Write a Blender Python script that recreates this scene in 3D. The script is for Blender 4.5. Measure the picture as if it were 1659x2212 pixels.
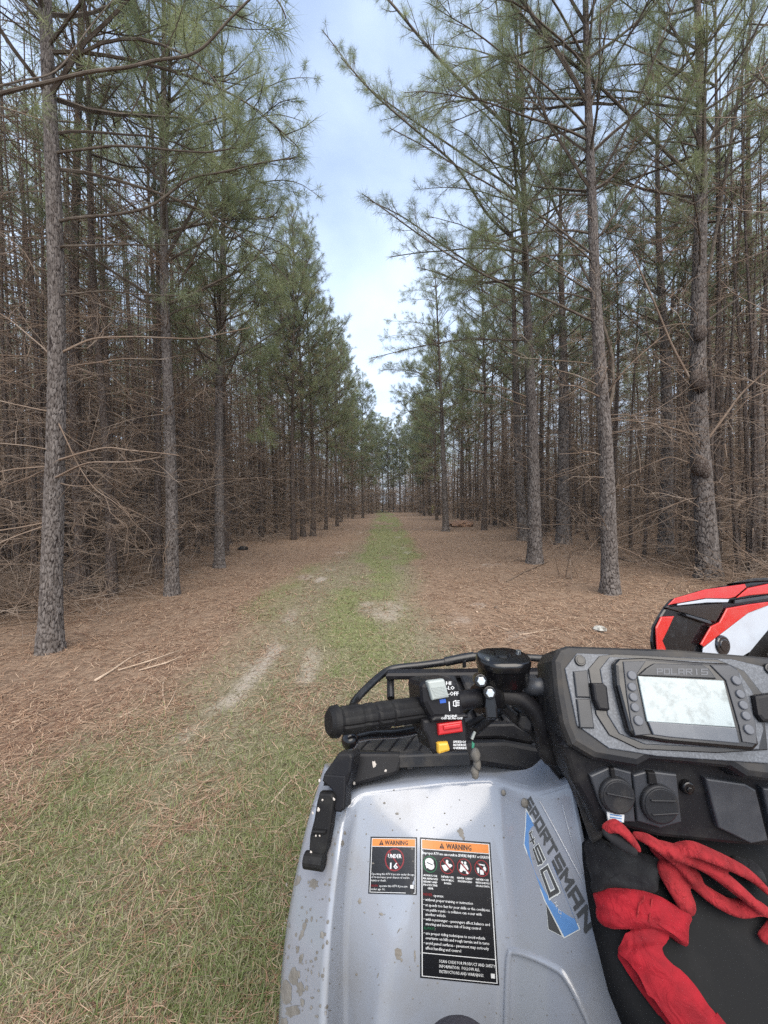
import bpy, bmesh, math, random
import numpy as np
from mathutils import Vector, Matrix
from mathutils.bvhtree import BVHTree

for o in list(bpy.data.objects): bpy.data.objects.remove(o)
SC = bpy.context.scene
COL = SC.collection
R = math.radians

# ------------------------------------------------------------------ camera
CAM_H, FOC, PITCH, ROLL = 1.45, 831.0, R(1.45), R(0.6)
cam_d = bpy.data.cameras.new('camera')
cam_d.sensor_fit = 'HORIZONTAL'; cam_d.sensor_width = 36.0
cam_d.lens = 36.0 * FOC / 1659.0
cam_d.clip_start = 0.02; cam_d.clip_end = 1000
cam = bpy.data.objects.new('camera', cam_d); COL.objects.link(cam)
_f = Vector((0, math.cos(PITCH), -math.sin(PITCH))); _u0 = Vector((0, math.sin(PITCH), math.cos(PITCH))); _r0 = Vector((1, 0, 0))
_r = _r0 * math.cos(ROLL) - _u0 * math.sin(ROLL); _u = _u0 * math.cos(ROLL) + _r0 * math.sin(ROLL)
CAM = Vector((0, 0, CAM_H))
cam.matrix_world = Matrix(((_r.x, _u.x, -_f.x, CAM.x), (_r.y, _u.y, -_f.y, CAM.y), (_r.z, _u.z, -_f.z, CAM.z), (0, 0, 0, 1)))
SC.camera = cam

# ------------------------------------------------------------------ world, sun, exposure
SUN_EL, SUN_AZ = R(54), R(165)      # azimuth clockwise from +Y (north)
w = bpy.data.worlds.new('World'); SC.world = w; w.use_nodes = True
nt = w.node_tree; nt.nodes.clear()
n_out = nt.nodes.new('ShaderNodeOutputWorld'); n_bg = nt.nodes.new('ShaderNodeBackground')
sky = nt.nodes.new('ShaderNodeTexSky'); sky.sky_type = 'NISHITA'; sky.sun_disc = False
sky.sun_elevation = SUN_EL; sky.sun_rotation = SUN_AZ; sky.air_density = 1.0; sky.dust_density = 1.6; sky.ozone_density = 1.6
tc = nt.nodes.new('ShaderNodeTexCoord'); sep = nt.nodes.new('ShaderNodeSeparateXYZ')
nt.links.new(tc.outputs['Generated'], sep.inputs[0])
def wm(op, a=None, b=None, c=None):
    n = nt.nodes.new('ShaderNodeMath'); n.operation = op
    for i, v in enumerate((a, b, c)):
        if v is None: continue
        if isinstance(v, (int, float)): n.inputs[i].default_value = v
        else: nt.links.new(v, n.inputs[i])
    return n.outputs[0]
zc = wm('ADD', wm('MAXIMUM', sep.outputs['Z'], 0.0), 0.16)
cx = wm('DIVIDE', sep.outputs['X'], zc); cy = wm('DIVIDE', sep.outputs['Y'], zc)
comb = nt.nodes.new('ShaderNodeCombineXYZ'); nt.links.new(cx, comb.inputs[0]); nt.links.new(wm('MULTIPLY', cy, 0.8), comb.inputs[1])
noi = nt.nodes.new('ShaderNodeTexNoise'); noi.inputs['Scale'].default_value = 1.25; noi.inputs['Detail'].default_value = 6
noi.inputs['Roughness'].default_value = 0.52; noi.inputs['Distortion'].default_value = 0.35
nt.links.new(comb.outputs[0], noi.inputs['Vector'])
ramp = nt.nodes.new('ShaderNodeMapRange'); ramp.interpolation_type = 'SMOOTHSTEP'
ramp.inputs['From Min'].default_value = 0.36; ramp.inputs['From Max'].default_value = 0.74
ramp.inputs['To Min'].default_value = 0.28; ramp.inputs['To Max'].default_value = 0.80
nt.links.new(noi.outputs['Fac'], ramp.inputs['Value'])
low = nt.nodes.new('ShaderNodeMapRange'); low.interpolation_type = 'SMOOTHSTEP'
low.inputs['From Min'].default_value = 0.75; low.inputs['From Max'].default_value = 0.18
low.inputs['To Min'].default_value = 0.0; low.inputs['To Max'].default_value = 0.5
nt.links.new(sep.outputs['Z'], low.inputs['Value'])
fac = nt.nodes.new('ShaderNodeMath'); fac.operation = 'ADD'; fac.use_clamp = True
nt.links.new(ramp.outputs[0], fac.inputs[0]); nt.links.new(low.outputs[0], fac.inputs[1])
mix = nt.nodes.new('ShaderNodeMix'); mix.data_type = 'RGBA'
nt.links.new(fac.outputs[0], mix.inputs['Factor'])
nt.links.new(sky.outputs[0], mix.inputs['A']); mix.inputs['B'].default_value = (3.7, 4.4, 5.5, 1)
nt.links.new(mix.outputs['Result'], n_bg.inputs['Color']); n_bg.inputs['Strength'].default_value = 0.10
nt.links.new(n_bg.outputs[0], n_out.inputs[0])

sun_d = bpy.data.lights.new('sun', 'SUN'); sun_d.energy = 2.4; sun_d.angle = R(70); sun_d.color = (1, 0.91, 0.78)
sun = bpy.data.objects.new('sun', sun_d); COL.objects.link(sun)
sdir = Vector((math.sin(SUN_AZ) * math.cos(SUN_EL), math.cos(SUN_AZ) * math.cos(SUN_EL), math.sin(SUN_EL)))
sun.rotation_euler = sdir.to_track_quat('Z', 'Y').to_euler()
vs = SC.view_settings; vs.view_transform = 'Standard'; vs.look = 'None'; vs.gamma = 1.0; vs.exposure = 1.52; vs.use_curve_mapping = False
SC.render.engine = 'CYCLES'
cy_ = SC.cycles
cy_.max_bounces = 4; cy_.diffuse_bounces = 3; cy_.glossy_bounces = 2; cy_.transmission_bounces = 2; cy_.transparent_max_bounces = 4
cy_.use_denoising = False
cy_.caustics_reflective = False; cy_.caustics_refractive = False

# ------------------------------------------------------------------ pixel rays: the photograph measured in a 1659 x 2212 frame
def ray(px, py):
    return (_f + _r * ((px - 829.5) / FOC) + _u * ((1106.0 - py) / FOC))
def PY(px, py, y):
    d = ray(px, py); return CAM + d * (y / d.y)
def PZ(px, py, z):
    d = ray(px, py); return CAM + d * ((z - CAM_H) / d.z)
def zoomer(x0, y0, wsrc, wz=1659.0):
    s = wsrc / wz; k = 1659.0 / 2160.0
    return lambda x, y: ((x0 + x * s) * k, (y0 + y * s) * k)
Z1 = zoomer(880, 1780, 720); Z2 = zoomer(1480, 1600, 680); Z3 = zoomer(1500, 2080, 660)
Z4 = zoomer(760, 2120, 740); Z5 = zoomer(1000, 2330, 420); Z6 = zoomer(1400, 2200, 360, 1171.0)
class Plane:
    def __init__(s, a, b, c):      # three (px, py, y)
        A, B, C = PY(*a), PY(*b), PY(*c)
        s.o = A; n = (B - A).cross(C - A).normalized()
        if n.dot(CAM - A) < 0: n = -n
        s.n = n; s.u = (B - A).normalized(); s.v = n.cross(s.u)
    def hit(s, px, py, h=0.0):
        d = ray(px, py); t = (s.o - CAM).dot(s.n) / d.dot(s.n)
        return CAM + d * t + s.n * h
    def surf(s, px, py): return s.hit(px, py), s.n

# ------------------------------------------------------------------ mesh helpers
def link(o, parent=None):
    COL.objects.link(o)
    if parent is not None: o.parent = parent
    return o
def mesh_np(name, verts, faces, mats, midx=None, smooth=False, attrs=None):
    """faces: list of int arrays (n,k)"""
    me = bpy.data.meshes.new(name)
    verts = np.asarray(verts, np.float32).reshape(-1, 3)
    faces = [np.asarray(f, np.int32) for f in faces if len(f)]
    me.vertices.add(len(verts)); me.vertices.foreach_set('co', verts.ravel())
    nl = sum(f.size for f in faces); npoly = sum(len(f) for f in faces)
    me.loops.add(nl); me.loops.foreach_set('vertex_index', np.concatenate([f.ravel() for f in faces]))
    me.polygons.add(npoly)
    tot = np.concatenate([np.full(len(f), f.shape[1], np.int32) for f in faces])
    st = np.concatenate([[0], np.cumsum(tot)[:-1]]).astype(np.int32)
    me.polygons.foreach_set('loop_start', st)
    if midx is not None:
        me.polygons.foreach_set('material_index', np.concatenate([np.full(len(f), m, np.int32) for f, m in zip(faces, midx)]))
    me.polygons.foreach_set('use_smooth', np.full(npoly, smooth, bool))
    if attrs:
        for k, v in attrs.items():
            a = me.attributes.new(k, 'FLOAT', 'POINT'); a.data.foreach_set('value', np.asarray(v, np.float32))
    for m in (mats if isinstance(mats, (list, tuple)) else [mats]): me.materials.append(m)
    me.update(calc_edges=True)
    return me
def obj(name, me, parent=None): return link(bpy.data.objects.new(name, me), parent)
def empty(name, loc=(0, 0, 0), label=None, cat=None, group=None):
    o = bpy.data.objects.new(name, None); o.location = loc; o.empty_display_size = 0.2; link(o)
    return tag(o, label, cat, group)
def tag(o, label=None, cat=None, group=None, kind=None):
    if label: o['label'] = label
    if cat: o['category'] = cat
    if group: o['group'] = group
    if kind: o['kind'] = kind
    return o
class MB:
    """collects verts / faces with material indices"""
    def __init__(s): s.v = []; s.f = []; s.m = []
    def add(s, verts, faces, m=0):
        b = len(s.v); s.v += [tuple(p) for p in verts]
        s.f += [tuple(i + b for i in f) for f in faces]; s.m += [m] * len(faces)
    def build(s, name, mats, parent=None, smooth=False, origin=None):
        me = bpy.data.meshes.new(name); me.from_pydata(s.v, [], s.f)
        for m in (mats if isinstance(mats, (list, tuple)) else [mats]): me.materials.append(m)
        me.polygons.foreach_set('material_index', s.m)
        me.polygons.foreach_set('use_smooth', [smooth] * len(s.f))
        me.update()
        return obj(name, me, parent)
    def tube(s, pts, rad, n=10, m=0, cap=True, flat=None):
        pts = [Vector(p) for p in pts]; k = len(pts)
        if not hasattr(rad, '__len__'): rad = [rad] * k
        tang = [(pts[min(i + 1, k - 1)] - pts[max(i - 1, 0)]).normalized() for i in range(k)]
        ref = Vector((0, 0, 1)) if abs(tang[0].z) < 0.9 else Vector((1, 0, 0))
        a = tang[0].cross(ref).normalized(); vs_ = []
        for i in range(k):
            a = (a - tang[i] * a.dot(tang[i])).normalized(); b = tang[i].cross(a)
            for j in range(n):
                t = 2 * math.pi * j / n
                q = 1.0 if flat is None else flat
                vs_.append(pts[i] + a * (rad[i] * math.cos(t)) + b * (rad[i] * q * math.sin(t)))
        fs = [(i * n + j, i * n + (j + 1) % n, (i + 1) * n + (j + 1) % n, (i + 1) * n + j) for i in range(k - 1) for j in range(n)]
        if cap: fs += [tuple(range(n - 1, -1, -1)), tuple((k - 1) * n + j for j in range(n))]
        s.add(vs_, fs, m)
    def loft(s, rings, m=0, cap=True):
        n = len(rings[0]); vs_ = [p for r_ in rings for p in r_]
        fs = [(i * n + j, i * n + (j + 1) % n, (i + 1) * n + (j + 1) % n, (i + 1) * n + j) for i in range(len(rings) - 1) for j in range(n)]
        if cap: fs += [tuple(range(n - 1, -1, -1)), tuple((len(rings) - 1) * n + j for j in range(n))]
        s.add(vs_, fs, m)
    def plate(s, poly, plane, h0, h1, bev=0.0, m=0, back=None):
        """px polygon on a plane, extruded between two heights along its normal, with a bevelled rim"""
        P = [plane.hit(x, y) for x, y in poly]
        if sum((P[i].cross(P[(i + 1) % len(P)])).dot(plane.n) for i in range(len(P))) < 0:
            P.reverse()
        n = plane.n; k = len(P)
        def inset(d):
            out = []
            for i in range(k):
                e0 = (P[i] - P[i - 1]).normalized(); e1 = (P[(i + 1) % k] - P[i]).normalized()
                n0 = n.cross(e0); n1 = n.cross(e1); mdir = n0 + n1
                if mdir.length < 1e-6: mdir = n0
                mdir.normalize(); out.append(P[i] + mdir * (d / max(0.45, mdir.dot(n0))))
            return out
        rings = [[p + (n * h0 if back is None else back * -h0) for p in P], [p + n * (h1 - bev) for p in P]]
        if bev > 0:
            rings.append([p + n * (h1 - 0.3 * bev) for p in inset(bev * 0.35)])
            rings.append([p + n * h1 for p in inset(bev)])
        s.loft(rings, m)
    def disc(s, px, py, plane, rad, h0, h1, bev=0.0, m=0, n=20):
        c = plane.hit(px, py); 
        def ring(r_, h): return [c + plane.n * h + plane.u * (r_ * math.cos(2 * math.pi * j / n)) + plane.v * (r_ * math.sin(2 * math.pi * j / n)) for j in range(n)]
        rings = [ring(rad, h0), ring(rad, h1 - bev)]
        if bev > 0: rings += [ring(rad - 0.35 * bev, h1 - 0.3 * bev), ring(rad - bev, h1)]
        s.loft(rings, m)
    def box(s, c, size, m=0, rot=None, bev=0.0):
        c = Vector(c); x, y, z = size[0] / 2, size[1] / 2, size[2] / 2; b = min(bev, x, y, z)
        rings = []
        for (ins, hz) in (((b, -z), (0, -z + b), (0, z - b), (b, z)) if b > 0 else ((0, -z), (0, z))):
            r_ = [Vector((sx * (x - ins), sy * (y - ins), hz)) for sx, sy in ((-1, -1), (1, -1), (1, 1), (-1, 1))]
            if rot is not None: r_ = [rot @ p for p in r_]
            rings.append([c + p for p in r_])
        s.loft(rings, m)

def lattice_noise(x, y, seed=0):
    xi = np.floor(x).astype(np.int64); yi = np.floor(y).astype(np.int64)
    fx = x - xi; fy = y - yi; fx = fx * fx * (3 - 2 * fx); fy = fy * fy * (3 - 2 * fy)
    def h(a, b):
        n = (a * 374761393 + b * 668265263 + seed * 1442695041) & 0x7fffffff
        n = (n ^ (n >> 13)) * 1274126177 & 0x7fffffff
        return ((n ^ (n >> 16)) & 0xffff) / 65535.0
    return (h(xi, yi) * (1 - fx) + h(xi + 1, yi) * fx) * (1 - fy) + (h(xi, yi + 1) * (1 - fx) + h(xi + 1, yi + 1) * fx) * fy
def fbm(x, y, seed=0, oct_=4):
    s = 0; a = 0.5; t = 0
    for i in range(oct_):
        s = s + a * lattice_noise(x * 2 ** i, y * 2 ** i, seed + i * 17); t += a; a *= 0.5
    return s / t
def sstep(a, b, x):
    t = np.clip((x - a) / (b - a), 0, 1); return t * t * (3 - 2 * t)

# ------------------------------------------------------------------ materials
def new_mat(name):
    m = bpy.data.materials.new(name); m.use_nodes = True
    return m, m.node_tree, m.node_tree.nodes['Principled BSDF']
def mat(name, col, rough=0.6, metal=0.0, coat=0.0, noise=None, bump=None, spec=None, emit=None):
    """noise = (scale, colour2, lo, hi) mixes a second colour by an object-space noise; bump = (scale, strength, distance)"""
    m, t, b = new_mat(name)
    b.inputs['Base Color'].default_value = (*col, 1); b.inputs['Roughness'].default_value = rough; b.inputs['Metallic'].default_value = metal
    b.inputs['Coat Weight'].default_value = coat; b.inputs['Coat Roughness'].default_value = 0.08
    if spec is not None: b.inputs['Specular IOR Level'].default_value = spec
    co = t.nodes.new('ShaderNodeTexCoord')
    if noise:
        n = t.nodes.new('ShaderNodeTexNoise'); n.inputs['Scale'].default_value = noise[0]; n.inputs['Detail'].default_value = 6; n.inputs['Roughness'].default_value = 0.62
        t.links.new(co.outputs['Object'], n.inputs['Vector'])
        mr = t.nodes.new('ShaderNodeMapRange'); mr.inputs['From Min'].default_value = noise[2]; mr.inputs['From Max'].default_value = noise[3]
        t.links.new(n.outputs['Fac'], mr.inputs['Value'])
        mx = t.nodes.new('ShaderNodeMix'); mx.data_type = 'RGBA'
        t.links.new(mr.outputs[0], mx.inputs['Factor']); mx.inputs['A'].default_value = (*col, 1); mx.inputs['B'].default_value = (*noise[1], 1)
        t.links.new(mx.outputs['Result'], b.inputs['Base Color'])
        if len(noise) > 4:
            mr2 = t.nodes.new('ShaderNodeMapRange'); mr2.inputs['To Min'].default_value = rough; mr2.inputs['To Max'].default_value = noise[4]
            t.links.new(mr.outputs[0], mr2.inputs['Value']); t.links.new(mr2.outputs[0], b.inputs['Roughness'])
    if bump:
        n = t.nodes.new('ShaderNodeTexNoise'); n.inputs['Scale'].default_value = bump[0]; n.inputs['Detail'].default_value = 3
        t.links.new(co.outputs['Object'], n.inputs['Vector'])
        bp = t.nodes.new('ShaderNodeBump'); bp.inputs['Strength'].default_value = bump[1]; bp.inputs['Distance'].default_value = bump[2]
        t.links.new(n.outputs['Fac'], bp.inputs['Height']); t.links.new(bp.outputs[0], b.inputs['Normal'])
    return m
def leaf_mat(name, c1, c2, transl=0.35, scale=1.5, rough=0.55):
    m, t, b = new_mat(name)
    co = t.nodes.new('ShaderNodeTexCoord'); n = t.nodes.new('ShaderNodeTexNoise'); n.inputs['Scale'].default_value = scale; n.inputs['Detail'].default_value = 4
    t.links.new(co.outputs['Object'], n.inputs['Vector'])
    oi = t.nodes.new('ShaderNodeObjectInfo')
    ad = t.nodes.new('ShaderNodeMath'); ad.operation = 'MULTIPLY_ADD'; ad.inputs[1].default_value = 0.5; t.links.new(oi.outputs['Random'], ad.inputs[0]); 
    ad2 = t.nodes.new('ShaderNodeMath'); ad2.operation = 'SUBTRACT'; t.links.new(n.outputs['Fac'], ad2.inputs[0]); ad2.inputs[1].default_value = 0.25
    t.links.new(ad2.outputs[0], ad.inputs[2])
    mr = t.nodes.new('ShaderNodeMapRange'); mr.inputs['From Min'].default_value = 0.25; mr.inputs['From Max'].default_value = 0.8
    t.links.new(ad.outputs[0], mr.inputs['Value'])
    mx = t.nodes.new('ShaderNodeMix'); mx.data_type = 'RGBA'; t.links.new(mr.outputs[0], mx.inputs['Factor'])
    mx.inputs['A'].default_value = (*c1, 1); mx.inputs['B'].default_value = (*c2, 1)
    t.links.new(mx.outputs['Result'], b.inputs['Base Color']); b.inputs['Roughness'].default_value = rough
    tr = t.nodes.new('ShaderNodeBsdfTranslucent'); t.links.new(mx.outputs['Result'], tr.inputs['Color'])
    ms = t.nodes.new('ShaderNodeMixShader'); ms.inputs[0].default_value = transl
    t.links.new(b.outputs[0], ms.inputs[1]); t.links.new(tr.outputs[0], ms.inputs[2])
    t.links.new(ms.outputs[0], t.nodes['Material Output'].inputs['Surface'])
    return m
M = {}
M['needle'] = leaf_mat('pine_needles', (0.120, 0.152, 0.078), (0.255, 0.29, 0.145), 0.5)
M['needle_old'] = leaf_mat('pine_needles_brown', (0.16, 0.085, 0.04), (0.26, 0.15, 0.075), 0.3)
M['limb'] = mat('pine_limb_bark', (0.062, 0.048, 0.038), 0.9, noise=(9, (0.13, 0.11, 0.09), 0.4, 0.7), spec=0.2)
M['deadwood'] = mat('dead_twig_bark', (0.165, 0.120, 0.090), 0.9, noise=(2.2, (0.27, 0.23, 0.195), 0.45, 0.78), spec=0.2)

def bark_far():
    m, t, b = new_mat('pine_bark')
    co = t.nodes.new('ShaderNodeTexCoord'); mp = t.nodes.new('ShaderNodeMapping'); mp.inputs['Scale'].default_value = (1, 1, 0.42)
    t.links.new(co.outputs['Object'], mp.inputs[0])
    v = t.nodes.new('ShaderNodeTexVoronoi'); v.feature = 'DISTANCE_TO_EDGE'; v.inputs['Scale'].default_value = 30
    t.links.new(mp.outputs[0], v.inputs['Vector'])
    mr = t.nodes.new('ShaderNodeMapRange'); mr.inputs['From Max'].default_value = 0.16; t.links.new(v.outputs['Distance'], mr.inputs['Value'])
    n = t.nodes.new('ShaderNodeTexNoise'); n.inputs['Scale'].default_value = 3; n.inputs['Detail'].default_value = 5; t.links.new(co.outputs['Object'], n.inputs['Vector'])
    m1 = t.nodes.new('ShaderNodeMix'); m1.data_type = 'RGBA'; t.links.new(n.outputs['Fac'], m1.inputs['Factor'])
    m1.inputs['A'].default_value = (0.068, 0.053, 0.045, 1); m1.inputs['B'].default_value = (0.120, 0.102, 0.093, 1)
    m2 = t.nodes.new('ShaderNodeMix'); m2.data_type = 'RGBA'; t.links.new(mr.outputs[0], m2.inputs['Factor'])
    m2.inputs['A'].default_value = (0.045, 0.030, 0.024, 1); t.links.new(m1.outputs['Result'], m2.inputs['B'])
    t.links.new(m2.outputs['Result'], b.inputs['Base Color']); b.inputs['Roughness'].default_value = 0.9; b.inputs['Specular IOR Level'].default_value = 0.2
    bp = t.nodes.new('ShaderNodeBump'); bp.inputs['Strength'].default_value = 0.8; bp.inputs['Distance'].default_value = 0.01
    t.links.new(mr.outputs[0], bp.inputs['Height']); t.links.new(bp.outputs[0], b.inputs['Normal'])
    return m
M['bark'] = bark_far()
def bark_near():
    m, t, b = new_mat('pine_bark_plates')
    at_ = t.nodes.new('ShaderNodeAttribute'); at_.attribute_name = 'plate'
    tn = t.nodes.new('ShaderNodeAttribute'); tn.attribute_name = 'tone'
    co = t.nodes.new('ShaderNodeTexCoord'); n = t.nodes.new('ShaderNodeTexNoise'); n.inputs['Scale'].default_value = 55; n.inputs['Detail'].default_value = 6; n.inputs['Roughness'].default_value = 0.7
    mp = t.nodes.new('ShaderNodeMapping'); mp.inputs['Scale'].default_value = (1, 1, 0.5); t.links.new(co.outputs['Object'], mp.inputs[0]); t.links.new(mp.outputs[0], n.inputs['Vector'])
    ad = t.nodes.new('ShaderNodeMath'); ad.operation = 'MULTIPLY_ADD'; ad.inputs[1].default_value = 0.75; t.links.new(n.outputs['Fac'], ad.inputs[0]); 
    sc_ = t.nodes.new('ShaderNodeMath'); sc_.operation = 'MULTIPLY_ADD'; sc_.inputs[1].default_value = 0.50; sc_.inputs[2].default_value = -0.12; t.links.new(tn.outputs['Fac'], sc_.inputs[0])
    t.links.new(sc_.outputs[0], ad.inputs[2])
    m1 = t.nodes.new('ShaderNodeMix'); m1.data_type = 'RGBA'; t.links.new(ad.outputs[0], m1.inputs['Factor'])
    m1.inputs['A'].default_value = (0.070, 0.058, 0.052, 1); m1.inputs['B'].default_value = (0.185, 0.168, 0.160, 1)
    m2 = t.nodes.new('ShaderNodeMix'); m2.data_type = 'RGBA'; t.links.new(at_.outputs['Fac'], m2.inputs['Factor'])
    m2.inputs['A'].default_value = (0.016, 0.011, 0.010, 1); t.links.new(m1.outputs['Result'], m2.inputs['B'])
    t.links.new(m2.outputs['Result'], b.inputs['Base Color']); b.inputs['Roughness'].default_value = 0.92; b.inputs['Specular IOR Level'].default_value = 0.2
    bp = t.nodes.new('ShaderNodeBump'); bp.inputs['Strength'].default_value = 0.5; bp.inputs['Distance'].default_value = 0.006
    t.links.new(n.outputs['Fac'], bp.inputs['Height']); t.links.new(bp.outputs[0], b.inputs['Normal'])
    return m
M['bark_near'] = bark_near()

# ------------------------------------------------------------------ ground
def xc(y): return -0.42 + 0.012 * np.clip(y, 0, 40) - 0.0009 * np.clip(y - 30, 0, 60) ** 2
def gz(x, y):
    x = np.asarray(x, float); y = np.asarray(y, float)
    d = x - xc(y)
    z = 0.05 * (fbm(x * 0.35, y * 0.35, 3) - 0.5) + 0.035 * (fbm(x * 1.7, y * 1.7, 9) - 0.5) + 0.012 * (fbm(x * 7, y * 7, 5, 3) - 0.5)
    z = z - 0.035 * np.exp(-((d + 0.95) / 0.28) ** 2) - 0.035 * np.exp(-((d - 0.75) / 0.28) ** 2)
    z = z + 0.10 * sstep(2.4, 6.0, np.abs(d)) * fbm(x * 0.8, y * 0.8, 21)
    return z
def gzf(x, y): return float(gz(np.array([x]), np.array([y]))[0])
def masks(x, y):
    d = x - xc(y)
    n1 = fbm(x * 1.1, y * 0.55, 31); n2 = fbm(x * 3.2, y * 2.0, 47); n3 = fbm(x * 0.7, y * 0.35, 77)
    g = np.exp(-((d - 0.05) / (0.42 + 0.010 * np.clip(y, 0, 30))) ** 2) * (0.55 + 0.45 * sstep(1.5, 6, y))
    g = g + 0.55 * np.exp(-((d + 1.15) / 0.35) ** 2) * (1 - sstep(1.8, 3.0, y)) + 0.75 * np.exp(-((d - 1.0) / 0.35) ** 2) * sstep(7.5, 9, y)
    g = g + 0.45 * np.exp(-((d + 1.35) / 0.30) ** 2) * sstep(4.0, 5.0, y) * (1 - sstep(8, 10, y))
    grass = np.clip(g * sstep(0.30, 0.62, n1 * 0.6 + n2 * 0.4) * 1.35, 0, 1)
    wl = np.interp(y, [1, 2.2, 3.8, 5.5, 8, 14], [1.45, 1.3, 1.0, 1.35, 1.2, 0.8]); wr = np.interp(y, [1, 3, 4, 6, 12], [1.2, 1.1, 0.95, 0.8, 0.6])
    dry = sstep(-wl - 0.55, -wl + 0.45, d + (n3 - 0.5) * 1.2) * (1 - sstep(wr - 0.3, wr + 0.5, d + (n3 - 0.5) * 1.0))
    dry = dry * (1 - 0.75 * sstep(7, 16, y))
    trk = np.exp(-((d + 0.95) / 0.26) ** 2) + np.exp(-((d - 0.72) / 0.30) ** 2)
    sand = 0.62 * np.clip(trk * sstep(0.50, 0.74, n2 * 0.55 + fbm(x * 1.6, y * 0.8, 58) * 0.45) * (1 - 0.5 * sstep(14, 30, y)), 0, 1)
    sand = np.maximum(sand, sstep(0.68, 0.86, fbm(x * 1.5, y * 1.3, 91)) * (np.abs(d) < 3.2) * 0.45)
    rut = np.exp(-((d + 0.86 + 0.12 * np.sin(y * 1.3)) / 0.13) ** 2) * sstep(0.9, 1.6, y) * (1 - sstep(4.2, 6.5, y)) * sstep(0.42, 0.66, fbm(x * 3.2, y * 1.6, 140))
    rut2 = np.exp(-((d + 0.35 + 0.1 * np.sin(y * 1.1 + 2)) / 0.12) ** 2) * sstep(0.9, 1.5, y) * (1 - sstep(3.0, 5.5, y)) * sstep(0.46, 0.68, fbm(x * 3.0, y * 1.5, 151))
    sand = np.maximum(sand, np.maximum(0.62 * rut, 0.52 * rut2))
    for (sx, sy, sr) in ((0.10, 5.3, 0.34), (-1.55, 7.6, 0.22), (0.95, 4.7, 0.20), (0.55, 4.1, 0.25), (-1.3, 2.45, 0.13), (-1.45, 2.0, 0.10), (1.5, 4.2, 0.2)):
        rr = np.hypot((x - sx) / sr, (y - sy) / (sr * 1.7)); sand = np.maximum(sand, (1 - sstep(-0.2, 1.5, rr + (n2 - 0.5) * 2.2 + (fbm(x * 9, y * 6, 12) - 0.5) * 1.6)) * (0.5 if sy == 5.3 else 0.4))
    return grass, np.clip(dry, 0, 1), sand

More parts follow.
